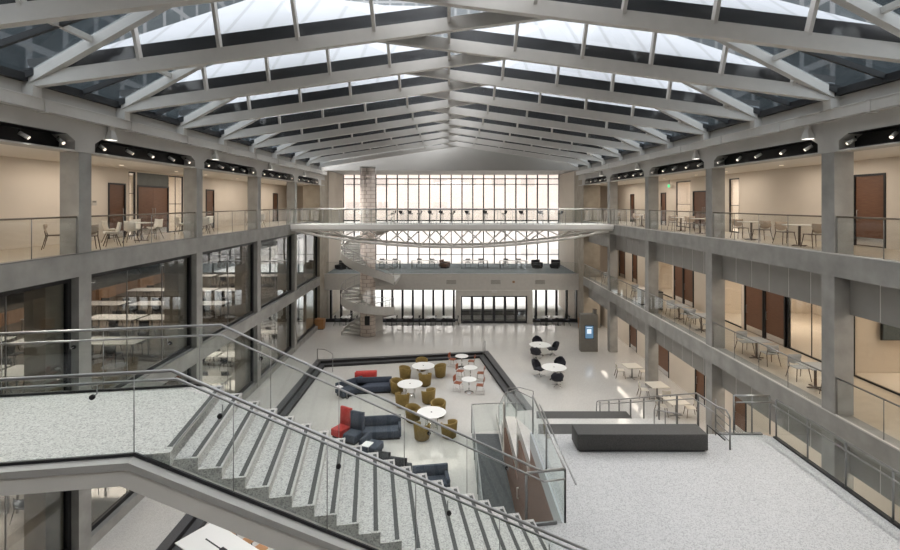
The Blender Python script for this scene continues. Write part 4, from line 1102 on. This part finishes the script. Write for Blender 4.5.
def sofa(label, w, m, hb=0.78, arm=False, tablet=False, loc=(0, 0), rz=0, cat='sofa', name='lounge_sofa', z=-0.3):
    t = thing(name, label, cat)
    MB().rbox(-w / 2, w / 2, -0.42, 0.25, 0.10, 0.42, 0.05, 3).build('seat', m, t)
    n = 8; rs = []
    for i in range(n + 1):
        u = -w / 2 + w * i / n
        rs.append([(u, 0.18, 0.16), (u, 0.22, hb - 0.03), (u, 0.27, hb), (u, 0.36, hb - 0.02), (u, 0.38, 0.16)])
    MB().rings(rs, True, True).build('backrest', m, t)
    if arm: MB().rbox(w / 2 - 0.14, w / 2, -0.42, 0.25, 0.4, 0.58, 0.04, 2).build('armrest', m, t)
    if tablet:
        a = MB().rbox(-w / 2 - 0.32, -w / 2 + 0.12, -0.3, 0.08, 0.62, 0.645, 0.01, 2).build('tablet_arm', 'table_white', t)
        MB().tube([(-w / 2 + 0.0, -0.1, 0.3), (-w / 2 + 0.0, -0.1, 0.62)], 0.018, 6).build('tablet_post', 'steel_dark', t)
    MB().box(-w / 2 + 0.06, w / 2 - 0.06, -0.36, 0.3, 0.0, 0.10).build('base', 'black', t)
    t.location = (loc[0], loc[1], z); t.rotation_euler = (0, 0, rz)
    return t
ZL0 = -0.3
# ------------------------------------------------------- sunken lounge: three olive groups
tubc = tub_chair('tub_chair', 'olive tub armchair')
bigt = round_table('round_table', 'large round white table on chrome legs', 0.70)
def face(p, c): return math.atan2(c[0] - p[0], -(c[1] - p[1]))
GR = 'olive tub armchairs around the round lounge tables'
sets = [('rearmost of the three lounge tables', (423.3, 365.5), [((405.5, 372), 'outer'), ((421, 361), 'rear'), ((425.5, 380), 'near'), ((440, 370), 'inner')]),
        ('middle of the three lounge tables', (410, 383.6), [((398.5, 386), 'rear left'), ((399.5, 402), 'near left'), ((428.5, 395), 'right-hand')]),
        ('nearest of the three lounge tables', (431.5, 412), [((413, 413), 'rear left'), ((440, 405), 'rear right'), ((422, 430), 'near left'), ((449, 428), 'near right')])]
ADJ = {'outer': 'far left', 'rear': 'farthest', 'near': 'nearest', 'inner': 'far right'}
for nm, (x, y), ch in sets:
    c = px(x, y, ZL0 + 0.75)
    bigt.put((c[0], c[1], ZL0), 0.2, f'large round white table, {nm} from the camera', 'round lounge tables')
    for (cx, cy), w in ch:
        p = px(cx, cy, ZL0 + 0.42)
        d = math.hypot(p[0] - c[0], p[1] - c[1])
        if d < 0.95 or d > 1.35:
            k = (0.98 if d < 0.95 else 1.3) / d; p = (c[0] + (p[0] - c[0]) * k, c[1] + (p[1] - c[1]) * k)
        tubc.put((p[0], p[1], ZL0), face(p, c), f'olive tub armchair, {ADJ.get(w, w)} one at the {nm}', GR)
# ------------------------------------------------------- small white tables with red shell chairs
smt = round_table('cafe_table', 'small round white table', 0.43, 'chrome')
red = sled_chair('sled_chair', 'red brown chair on chrome sled legs', 'red_shell')
for i, (x, y) in enumerate(((461.8, 355.8), (470.4, 367.3), (469, 379))):
    c = px(x, y, ZL0 + 0.75)
    nm = ('rearmost', 'middle', 'nearest')[i]
    smt.put((c[0], c[1], ZL0), 0, f'small round white table, {nm} in the row of three by the right lounge steps', 'small tables by the lounge steps')
    for dx, dy, s in ((-0.62, 0.25, 'left'), (0.62, -0.1, 'right')):
        p = (c[0] + dx, c[1] + dy)
        red.put((p[0], p[1], ZL0), face(p, c), f'red brown chair on chrome legs, {s} side of the {nm} small white table', 'red chairs at the small tables')
# ------------------------------------------------------- navy and red modular lounge seats
def at(x, y, h=0.0): 
    p = px(x, y, ZL0 + h); return p
sofa('navy lounge sofa with its back to the end window, rear seating group', 2.0, 'navy', 0.72, True, False, at(374, 386, 0.3), 0.1)
sofa('navy lounge sofa with a white tablet arm, rear seating group', 1.7, 'navy', 0.72, False, True, at(352, 388, 0.3), 0.75)
sofa('red lounge seat facing the end window, behind the navy sofas', 1.3, 'red_fabric', 0.56, False, False, at(366, 374.5, 0.3), PI + 0.1, 'bench', 'lounge_bench')
sofa('red high-backed lounge chair at the head of the nearer seating group', 0.62, 'red_fabric', 1.22, False, False, at(342, 429, 0.3), -0.55, 'chair', 'lounge_chair')
sofa('navy high-backed lounge chair beside the red one', 0.66, 'navy', 1.22, False, False, at(354, 434, 0.3), -0.4, 'chair', 'lounge_chair')
sofa('navy lounge sofa with a low back, nearer seating group', 1.75, 'navy', 0.85, True, False, at(382, 430, 0.3), 0.12)
sofa('navy rounded lounge seat with a white tablet, in front of the navy high-backed chair', 0.8, 'navy', 0.7, False, True, at(371, 446, 0.3), 1.2, 'bench', 'lounge_bench')
sofa('black low-backed seat seen from behind by the stair railing, first of two', 0.66, 'charcoal', 0.95, False, False, at(385, 464, 0.3), PI - 0.25, 'bench', 'lounge_bench')
sofa('black low-backed seat seen from behind by the stair railing, second of two', 0.66, 'charcoal', 0.95, False, False, at(401, 470, 0.3), PI - 0.25, 'bench', 'lounge_bench')
sofa('navy lounge sofa alone on the lounge floor just behind the stair', 1.35, 'navy', 0.8, True, False, at(431, 482, 0.3), 0.15)
# ------------------------------------------------------- round tables on the hall floor with navy swivel chairs
swv = shell_swivel('swivel_chair', 'navy swivel chair')
flt = round_table('hall_table', 'large round white table on the hall floor', 0.73, 'chrome')
for nm, (x, y), ch in (('farther', (540, 344.5), [((536, 341), 'farthest'), ((536, 353), 'near left'), ((551, 349), 'right')]),
                       ('nearer', (554, 367), [((539.5, 369), 'left'), ((563, 362), 'far right'), ((557, 379), 'nearest')])):
    c = px(x, y, 0.75)
    flt.put((c[0], c[1], 0), 0, f'large round white table on the hall floor, the {nm} of two beyond the terrace')
    for (cx, cy), w in ch:
        p = px(cx, cy, 0.42); d = math.hypot(p[0] - c[0], p[1] - c[1]); k = min(max(d, 0.85), 1.25) / d
        p = (c[0] + (p[0] - c[0]) * k, c[1] + (p[1] - c[1]) * k)
        swv.put((p[0], p[1], 0), face(p, c), f'navy swivel chair, {w} one at the {nm} round table on the hall floor', 'navy chairs on the hall floor')
# ------------------------------------------------------- square tables in the right ground-floor aisle
sqt = square_table('square_table', 'square table', 0.95, 0.95, 'table_cream', 'steel_dark')
aislec = frame_chair('aisle_chair', 'pale chair', 'table_cream', 'leg_brown')
for i, (x, y, w) in enumerate(((632, 365.5, 'farthest'), (657, 384.5, 'middle'), (676, 400.5, 'nearest'))):
    c = px(x, y, 0.74)
    sqt.put((c[0], c[1], 0), 0.1, f'square cream table in the right ground-floor aisle, {w} of three')
    for dx, dy, s in ((-0.68, 0.1, 'left'), (0.68, -0.1, 'right')):
        p = (c[0] + dx, c[1] + dy)
        if p[0] > 11.0 and i == 1: p = (c[0] + 0.05, c[1] - 0.8)
        aislec.put((p[0], p[1], 0), face(p, c), f'pale chair at the {s} of the {w} square aisle table', 'pale aisle chairs')
# ------------------------------------------------------- information kiosk
c = px(589.5, 352, 0)
t = thing('information_kiosk', 'tall grey brown kiosk with a glowing blue screen, by the right columns', 'kiosk', (c[0], c[1], 0))
t.location = (c[0], c[1] + 0.3, 0)
MB().box(-0.6, 0.6, -0.25, 0.25, 0.0, 2.62).build('body', 'kiosk_grey', t)
s_ = MB().box(-0.32, 0.30, -0.285, -0.252, 0.92, 1.86).build('screen_bezel', 'black', t)
MB().box(-0.29, 0.27, -0.29, -0.286, 0.95, 1.83).build('screen', 'screen', s_)
MB().box(-0.17, 0.13, -0.294, -0.291, 1.28, 1.6).box(-0.2, 0.18, -0.294, -0.291, 1.7, 1.74).build('screen_picture', 'screen_text', s_)
t2 = thing('kiosk_planter', 'small dark box standing on top of the grey kiosk', 'box', (c[0] + 0.45, c[1] + 0.3, 2.62))
MB().rbox(-0.12, 0.12, -0.12, 0.12, 0.0, 0.3, 0.02, 2).build('body', 'kiosk_grey', t2)
MB().box(-0.14, 0.14, -0.14, 0.14, 0.3, 0.33).build('lid', 'leg_brown', t2)
# ------------------------------------------------------- tables along the ground-floor window wall
wtab = square_table('window_table', 'small white table', 0.8, 0.7, 'table_white', 'black_metal')
wch = frame_chair('window_chair', 'dark chair', 'navy_dark', 'black_metal')
for i, x in enumerate((346, 391.8, 408, 431, 447, 546, 558)):
    X = (x - 449) * 41.9 / F
    wtab.put((X, 41.9, 0), 0, f'small white table by the ground-floor window wall, {ORD[i]} from the spiral stair', 'window tables')
    for s, d in (('left', -0.72), ('right', 0.72)):
        if x in (391.8, 431, 546) and s == 'right': continue
        wch.put((X + d, 41.9, 0), face((X + d, 41.9), (X, 41.9)), f'dark chair at the {s} of the {ORD[i]} window table on the ground floor', 'dark window chairs')
# ------------------------------------------------------- balcony furniture under the end window
blt = square_table('balcony_table', 'long white table', 2.6, 0.9, 'table_white', 'steel_dark', 0.74, False)
blc = frame_chair('balcony_chair', 'dark chair', 'charcoal', 'black_metal')
YB = 46.6
for i, (x, w) in enumerate(((387, 'by the shaft'), (425, 'left of centre'), (474.5, 'in the centre'), (513, 'right of centre'))):
    X = (x - 449) * YB / F
    blt.put((X, YB, Z2), 0, f'white table on the carpeted balcony, {w}', 'balcony tables')
    for dx, dy, s in ((-0.6, 0.75, 'rear left'), (0.65, 0.75, 'rear right')):
        p = (X + dx, YB + dy)
        blc.put((p[0], p[1], Z2), 0.0, f'dark chair, {s} of the balcony table {w}', 'balcony chairs')
for x, y, rz, m, lb in ((352, 46.2, 0.4, 'charcoal', 'dark lounge chair on the balcony beside the spiral stair'), (341, 46.0, -0.5, 'charcoal', 'dark lounge chair at the left end of the balcony'), (444.5, 46.9, 1.2, 'wood_wall', 'brown armchair on the balcony between the white tables'), (537, 46.7, 0.3, 'charcoal', 'dark armchair on the balcony, left of the right end pair'), (555, 46.7, -0.4, 'charcoal', 'dark armchair at the right end of the balcony')):
    sofa(lb, 0.85, m, 0.78, True, False, ((x - 449) * y / F, y), rz, 'armchair', 'lounge_chair', Z2)
# ------------------------------------------------------- stools on the footbridge side, behind the railing
st = thing('bar_stool', 'stool', 'stool')
MB().lathe([(0.15, 0.70), (0.17, 0.72), (0.17, 0.75), (0.15, 0.76)], (0, 0, 0), 16).build('seat', 'charcoal', st)
shell_mb(0.34, [(0.15, 0.78), (0.18, 0.86), (0.2, 0.95)], 0.04, 0.012, 6).build('backrest', 'charcoal', st)
for k in range(4):
    a = PI / 4 + k * PI / 2
    MB().tube([(0.1 * math.cos(a), 0.1 * math.sin(a), 0.7), (0.2 * math.cos(a), 0.2 * math.sin(a), 0)], 0.011, 6).build('leg', 'steel_dark', st)
st = Proto(st)
for i, x in enumerate((393, 402, 411, 419, 431, 442, 452, 468, 486, 504, 522, 541, 560)):
    st.put(((x - 449) * 34.9 / F, 34.9, Z3), 2.6 if i % 3 else -1.2, f'dark stool on the footbridge, {ORD[i]} from the spiral stair', 'stools on the footbridge')
# ------------------------------------------------------- third-floor galleries
shc = shell_chair('shell_chair', 'white shell chair', 'white_shell', 'leg_brown')
gtab = round_table('gallery_table', 'white gallery table', 0.42, 'leg_brown', 'white_shell', 0.72)
frc = frame_chair('gallery_chair', 'brown legged chair', 'brown_seat', 'leg_brown')
LG = [('second', [(-12.3, 16.4), (-12.3, 19.6)], [(-11.7, 17.0), (-12.0, 18.5), (-12.9, 18.7), (-12.2, 20.35), (-12.95, 20.3)], [(-11.55, 15.7), (-12.9, 16.0)]),
      ('third', [(-12.4, 24.3)], [(-11.8, 23.6), (-12.9, 23.6), (-12.4, 25.2)], []),
      ('fourth', [(-12.3, 31.0)], [(-11.7, 30.4), (-12.8, 31.6)], [])]
for bay, tabs, shells, frames in LG:
    for i, (x, y) in enumerate(tabs):
        gtab.put((x, y, Z3), 0, f'small white table in the left upper gallery, {ORD[i]} from the camera in the {bay} bay', 'left gallery tables')
    for i, (x, y) in enumerate(shells):
        c = min(tabs, key=lambda q: math.hypot(q[0] - x, q[1] - y))
        shc.put((x, y, Z3), face((x, y), c), f'white shell chair with brown legs, left upper gallery, {bay} bay, {ORD[i]} from the camera', 'white shell chairs')
    for i, (x, y) in enumerate(frames):
        c = min(tabs, key=lambda q: math.hypot(q[0] - x, q[1] - y))
        frc.put((x, y, Z3), face((x, y), c), f'brown framed chair at the table nearest the camera, left upper gallery, {("by the railing", "by the wall")[i]}', 'brown gallery chairs')
RG = [(12.3, 17.2, 'first'), (12.4, 20.1, 'second'), (12.4, 24.2, 'third'), (12.4, 26.2, 'fourth'), (12.4, 31.5, 'fifth'), (12.4, 37.0, 'sixth')]
rtab = square_table('upper_table', 'square gallery table', 0.75, 0.75, 'white_shell', 'leg_brown', 0.74)
for x, y, w in RG:
    rtab.put((x, y, Z3), 0, f'square table in the right upper gallery, {w} from the camera', 'right gallery tables')
    for dy, s in ((-0.72, 'near'), (0.72, 'far')):
        frc.put((x - 0.02, y + dy, Z3), face((x, y + dy), (x, y)), f'brown legged chair on the {s} side of the {w} table, right upper gallery', 'brown gallery chairs')
# second-floor right gallery
mtab = square_table('middle_table', 'square table', 0.8, 0.8, 'grey_shell', 'leg_brown', 0.74)
gch = frame_chair('grey_chair', 'grey chair', 'grey_shell', 'leg_brown')
for x, y, w in ((12.3, 16.45, 'first'), (12.3, 19.6, 'second'), (12.3, 23.9, 'third'), (12.3, 26.2, 'fourth'), (12.3, 31.4, 'fifth'), (12.3, 37.4, 'sixth')):
    mtab.put((x, y, Z2), 0, f'square grey table in the right second-floor gallery, {w} from the camera', 'second-floor tables')
    for dy, s in ((-0.78, 'near'), (0.78, 'far')):
        gch.put((x, y + dy, Z2), face((x, y + dy), (x, y)), f'grey chair on the {s} side of the {w} table, right second-floor gallery', 'grey gallery chairs')
t = thing('waste_bin', 'tall dark green bin by the railing of the right second-floor gallery', 'bin', (12.1, 28.6, Z2))
MB().rbox(-0.3, 0.3, -0.25, 0.25, 0.0, 1.0, 0.03, 2).build('body', 'kiosk_grey', t)
MB().rbox(-0.31, 0.31, -0.26, 0.26, 1.0, 1.06, 0.02, 2).build('lid', 'black_metal', t)
MB().box(-0.3, -0.05, -0.262, -0.252, 0.2, 0.9).build('door', 'white_paint', t)
t = thing('white_cabinet', 'low white cabinet in the fourth bay of the right second-floor gallery', 'cabinet', (12.1, 30.0, Z2))
MB().box(-0.45, 0.45, -0.3, 0.3, 0.06, 0.95).build('body', 'table_white', t)
MB().box(-0.42, 0.42, -0.27, 0.27, 0.0, 0.06).build('plinth', 'black', t)
MB().box(-0.46, 0.46, -0.31, 0.31, 0.95, 0.98).build('top', 'white_shell', t)
# office chair and desk behind the classroom window
t = thing('office_chair', 'black office chair behind the nearest classroom window, right second floor', 'chair', (15.9, 18.9, Z2), 0.6)
MB().rbox(-0.24, 0.24, -0.24, 0.24, 0.44, 0.52, 0.03, 2).build('seat', 'charcoal', t)
shell_mb(0.46, [(0.22, 0.55), (0.26, 0.7), (0.3, 0.9), (0.31, 1.02)], 0.06, 0.03, 6).build('backrest', 'charcoal', t)
MB().tube([(0, 0, 0.08), (0, 0, 0.45)], 0.03, 8).build('pedestal', 'black_metal', t)
for k in range(5):
    a = k * 2 * PI / 5
    MB().tube([(0, 0, 0.1), (0.28 * math.cos(a), 0.28 * math.sin(a), 0.04)], 0.018, 6).build('foot', 'black_metal', t)
t = thing('wall_screen', 'dark wall screen behind the classroom glass, right second floor', 'screen', (16.3, 17.75, Z2 + 1.6))
MB().box(-0.6, 0.6, -0.03, 0.03, -0.35, 0.4).build('display', 'outer_glass', t)
MB().box(-0.63, 0.63, 0.0, 0.05, -0.38, 0.43).build('bezel', 'black', t)
# ------------------------------------------------------- library furniture behind the left glass
lt = square_table('library_table', 'long white library table', 2.4, 1.1, 'table_white', 'steel', 0.74, False)
lc = frame_chair('library_chair', 'dark library chair', 'charcoal', 'black_metal')
rows = [(-13.4, 'by the glass'), (-16.0, 'in the middle row'), (-18.9, 'by the timber wall')]
for fl, z, ys in (('second-floor library', Z2, [10.5, 16.0, 19.5, 23.5, 26.8, 31.0, 37.0]), ('ground-floor studio', 0.0, [17.0, 23.5, 27.0, 31.5, 37.0])):
    for ri, (x, rn) in enumerate(rows):
        if z == 0 and ri == 2: continue
        for i, y in enumerate(ys):
            lt.put((x, y, z), 0, f'long white table in the left {fl}, {rn}, {ORD[i]} from the camera', 'library tables')
            for j, (dx, dy, s) in enumerate(((-0.6, -0.8, 'near left'), (0.6, -0.8, 'near right'), (-0.6, 0.8, 'far left'), (0.6, 0.8, 'far right'))):
                if ri == 2 and j < 2: continue
                lc.put((x + dx, y + dy, z), face((0, dy), (0, 0)), f'dark chair, {s} of the {ORD[i]} table {rn}, {fl}', 'library chairs')
# linear ceiling lamps
ll = thing('linear_lamp', 'white linear ceiling lamp', 'lamp')
MB().box(-1.6, 1.6, -0.05, 0.05, 0.02, 0.09).build('housing', 'white_paint', ll)
MB().box(-1.58, 1.58, -0.045, 0.045, 0.0, 0.02).build('diffuser', 'lamp_white', ll)
for sx in (-1.2, 1.2): MB().tube([(sx, 0, 0.09), (sx, 0, 0.5)], 0.006, 6).build('hanger', 'steel_dark', ll)
ll = Proto(ll)
for fl, z in (('second-floor library', 7.75), ('ground-floor studio', 3.07)):
    for i in range(7):
        for j, x in enumerate((-13.6, -17.6)):
            ll.put((x, 12.0 + i * 4.6, z), 0, f'white linear ceiling lamp of the {fl}, {("glass", "timber wall")[j]} side, {ORD[i]} from the camera', 'linear library lamps')
# ring lamp at the extreme left
t = thing('ring_lamp', 'white ring lamp hanging behind the leftmost second-floor glass', 'lamp', (-15.5, 19.1, 6.05))
MB().tube([(0.25 * math.cos(a), 0, 0.25 * math.sin(a)) for a in (2 * PI * k / 24 for k in range(25))], 0.04, 8).build('ring', 'lamp_white', t)
MB().tube([(0, 0, 0.27), (0, 0, 2.22)], 0.008, 6).build('hanger', 'steel_dark', t)
# long table with stools under the landing
t = thing('long_table', 'long white table on the lounge floor, partly hidden under the stair', 'table', (-6.5, 14.1, ZL0), math.atan2(-0.55, 0.83))
MB().rbox(-1.5, 1.5, -0.6, 0.6, 0.71, 0.745, 0.012, 2).build('tabletop', 'table_white', t)
MB().box(-0.9, 0.9, -0.02, 0.02, 0.746, 0.752).build('cable_slot', 'charcoal', t)
MB().box(-0.1, 0.12, -0.06, 0.06, 0.746, 0.79).build('socket_box', 'charcoal', t)
for sx in (-1.3, 1.3):
    for sy in (-0.45, 0.45): MB().box(sx - 0.03, sx + 0.03, sy - 0.03, sy + 0.03, 0, 0.71).build('leg', 'steel', t)
bs = thing('wood_stool', 'stool', 'stool')
MB().rbox(-0.19, 0.19, -0.16, 0.16, 0.44, 0.48, 0.03, 2).build('seat', 'wood_orange', bs)
for sx in (-1, 1):
    for sy in (-1, 1): MB().tube([(sx * 0.12, sy * 0.1, 0.44), (sx * 0.17, sy * 0.15, 0)], 0.014, 6).build('leg', 'charcoal', bs)
bs = Proto(bs)
for i, (x, y) in enumerate(((231, 532), (246, 541), (260, 548))):
    p = px(x, y, ZL0 + 0.48)
    bs.put((p[0], p[1], ZL0), math.atan2(-0.55, 0.83), f'orange brown stool along the long white table under the stair, {ORD[i]} from the left', 'stools at the long table')
# ------------------------------------------------------- track spotlights in the eave slots
sp_ = thing('track_spotlight', 'white spotlight', 'spotlight')
hd = MB().tube([(0.0, 0, 0.05), (0.2, 0, -0.075)], 0.05, 12).build('lamp_head', 'white_paint', sp_)
MB().tube([(0.2, 0, -0.075), (0.204, 0, -0.078)], 0.044, 12).build('lens', 'lamp_warm', hd)
MB().box(-0.02, 0.02, -0.015, 0.015, 0.05, 0.14).build('yoke', 'black_metal', sp_)
sp_ = Proto(sp_)
for s in ('left', 'right'):
    for i in range(5):
        ya = YC[i] + 1.15; yb = (YC[i + 1] if i < 4 else YEND - 0.3) - 0.5
        for j in range(5):
            y = lerp(ya, yb, j / 4)
            x = XL - 0.2 if s == 'left' else XR + 0.2
            sp_.put((x, y, 12.2), (0 if s == 'left' else PI) + (0.35 if j % 2 else -0.3), f'white track spotlight, {ORD[j]} in the black slot over the {s} gallery, {BAYW[i]}', 'track spotlights')
# white floodlights on the eave beams
fl_ = thing('floodlight', 'white floodlight', 'floodlight')
rs = [[(-a, -b, z), (a, -b, z), (a, b, z), (-a, b, z)] for z, a, b in ((0.0, 0.05, 0.08), (-0.18, 0.09, 0.13), (-0.3, 0.11, 0.17))]
MB().rings(rs, True, False).build('hood', 'white_paint', fl_)
MB().box(-0.09, 0.09, -0.14, 0.14, -0.312, -0.296).build('lens', 'lamp_white', fl_)
MB().box(-0.03, 0.03, -0.1, 0.1, 0.0, 0.12).build('bracket', 'white_paint', fl_)
fl_ = Proto(fl_)
for s, x, ys in (('left', XL + 0.12, (15.5, 22.4, 29.3, 36.2)), ('right', XR - 0.12, (15.2, 22.1, 29.0, 35.9))):
    for i, y in enumerate(ys):
        fl_.put((x, y, 12.74), 0, f'white floodlight hanging under the {s} eave beam, {ORD[i]} from the camera', 'eave floodlights')
# gallery downlights
dl = thing('downlight', 'downlight', 'downlight')
MB().lathe([(0.1, 0.0), (0.12, -0.012), (0.12, 0.0)], (0, 0, 0), 18).build('trim_ring', 'white_paint', dl)
MB().lathe([(0.08, -0.016), (0.08, -0.008)], (0, 0, 0), 16).build('lens', 'lamp_warm', dl)
dl = Proto(dl)
for s, x in (('left', -12.9), ('right', 13.1)):
    for i in range(5):
        ya = YC[i] + 0.5; yb = YC[i + 1] if i < 4 else YEND
        for j in range(2):
            dl.put((x, lerp(ya, yb, 0.28 + 0.45 * j), 11.948), 0, f'round ceiling downlight in the {s} upper gallery, {BAYW[i]}, {ORD[j]} of two', 'gallery downlights')
for i, (x, y) in enumerate(((-14.2, 15.7),)):
    t = thing('notice_plate', 'small grey notice plate on the cream wall beside the nearest dark door, left upper gallery', 'sign', (WL, 19.6, Z3 + 1.5))
    MB().box(0.0, 0.02, -0.12, 0.12, -0.1, 0.1).build('plate', 'fascia_grey', t)
    MB().box(0.02, 0.024, -0.1, 0.1, 0.02, 0.08).build('face', 'kiosk_grey', t)
t = thing('exit_sign', 'green lit exit sign on the right upper gallery wall', 'sign', (WR - 0.25, 31.6, 11.55))
MB().box(-0.03, 0.03, -0.16, 0.16, -0.11, 0.11).build('housing', 'white_paint', t)
MB().box(-0.036, -0.03, -0.14, 0.14, -0.09, 0.09).build('face', 'exit_green', t)
MB().box(-0.01, 0.01, -0.02, 0.02, 0.11, 0.4).build('bracket', 'steel_dark', t)

for fl, z in (('second-floor library', 7.6), ('ground-floor studio', 3.2)):
    t = thing('air_duct', f'long round metal air duct under the ceiling of the left {fl}', 'duct', (-12.6, 24.0, z))
    part(MB().tube([(-12.6, 5.0, z), (-12.6, 43.0, z)], 0.24, 16), 'duct', 'steel', t)
    for i in range(9): part(MB().tube([(-12.6, 7.0 + i * 4.2, z), (-12.6, 7.06 + i * 4.2, z)], 0.255, 16), 'joint_ring', 'steel_dark', t)
# ================================================================== LIGHT
w = bpy.data.worlds.new('World'); SC.world = w; w.use_nodes = True
nt = w.node_tree; bg = nt.nodes['Background']
tc = N(nt, 'ShaderNodeTexCoord'); sp = N(nt, 'ShaderNodeSeparateXYZ')
nt.links.new(tc.outputs['Generated'], sp.inputs[0])
c = ramp(nt, sp.outputs['Z'], [(0.0, (0.75, 0.74, 0.72)), (0.12, (0.97, 0.965, 0.96)), (0.6, (0.97, 0.97, 0.985)), (1.0, (0.98, 0.975, 0.97))])
nt.links.new(c, bg.inputs['Color']); bg.inputs['Strength'].default_value = SKY
def area(name, loc, sx, sy, power, col, rot=(0, 0, 0)):
    l = bpy.data.lights.new(name, 'AREA'); l.shape = 'RECTANGLE'; l.size = sx; l.size_y = sy; l.energy = power; l.color = col
    o = bpy.data.objects.new(name, l); COL.objects.link(o); o.location = loc; o.rotation_euler = rot
    return o
WARM = (1.0, 0.89, 0.76)
for i, y in enumerate(YC):
    yb = (YC[i + 1] if i < 4 else YEND)
    ym = (y + 0.5 + yb) / 2
    area('gallery_light', (-12.6, ym, 11.9), 1.2, 4.0, GAL, WARM)
    area('gallery_light', (12.9, ym, 11.9), 1.2, 4.0, GAL, WARM)
    area('gallery_light', (13.2, ym, 8.2), 1.2, 4.0, GAL * 1.0, WARM)
    area('aisle_light', (12.4, ym, 3.55), 1.2, 6.0, GAL * 1.0, WARM)
    area('library_light', (-16.5, ym, 8.2), 5.0, 2.5, LIB, (1.0, 0.86, 0.72))
    area('studio_light', (-16.5, ym, 3.55), 5.0, 2.5, LIB, (1.0, 0.86, 0.72))
    area('classroom_light', (17.3, ym, 7.35), 3.0, 3.0, LIB * 0.4, (1.0, 0.84, 0.66))
for i, y in enumerate(YC):
    yb = (YC[i + 1] if i < 4 else YEND)
    ym = (y + 0.5 + yb) / 2
    for j in range(5):
        yy = lerp(YC[i] + 1.15, (YC[i + 1] if i < 4 else YEND - 0.3) - 0.5, j / 4)
        for x, sg in ((XL + 0.06, 1), (XR - 0.06, -1)):
            l = bpy.data.lights.new('spot_beam', 'SPOT'); l.energy = SLOT; l.color = (1.0, 0.96, 0.9); l.spot_size = math.radians(110); l.spot_blend = 0.8; l.shadow_soft_size = 0.12
            o = bpy.data.objects.new('spot_beam', l); COL.objects.link(o); o.location = (x, yy, 12.08); o.rotation_euler = (0, math.radians(-40) * sg, 0)
area('room_light', (-15.8, 23.9, 11.9), 1.5, 3.0, 60, (1, .9, .8))
area('room_light', (16.0, 27.5, 11.9), 1.5, 6.0, 90, (1, .9, .8))
area('balcony_light', (0, 46.5, 13.3), 16.0, 3.0, 120, WARM)
# ================================================================== CAMERA
cam = bpy.data.cameras.new('Camera'); co = bpy.data.objects.new('Camera', cam); COL.objects.link(co)
co.location = (0, 0, EYE); co.rotation_euler = (PI / 2, 0, 0)
cam.sensor_fit = 'HORIZONTAL'; cam.sensor_width = 36.0; cam.lens = 36.0 * F / 900.0
cam.shift_x = (450 - 449) / 900.0; cam.shift_y = (203 - 275) / 900.0
cam.clip_end = 600
SC.camera = co
vs = SC.view_settings
vs.view_transform = 'Standard'; vs.look = 'None'; vs.gamma = 1.0; vs.use_curve_mapping = False
vs.exposure = EXPO
SC.cycles.transparent_max_bounces = 40
SC.cycles.max_bounces = 10; SC.cycles.diffuse_bounces = 5; SC.cycles.glossy_bounces = 4
SC.cycles.sample_clamp_indirect = 8.0
SC.cycles.caustics_reflective = False; SC.cycles.caustics_refractive = False
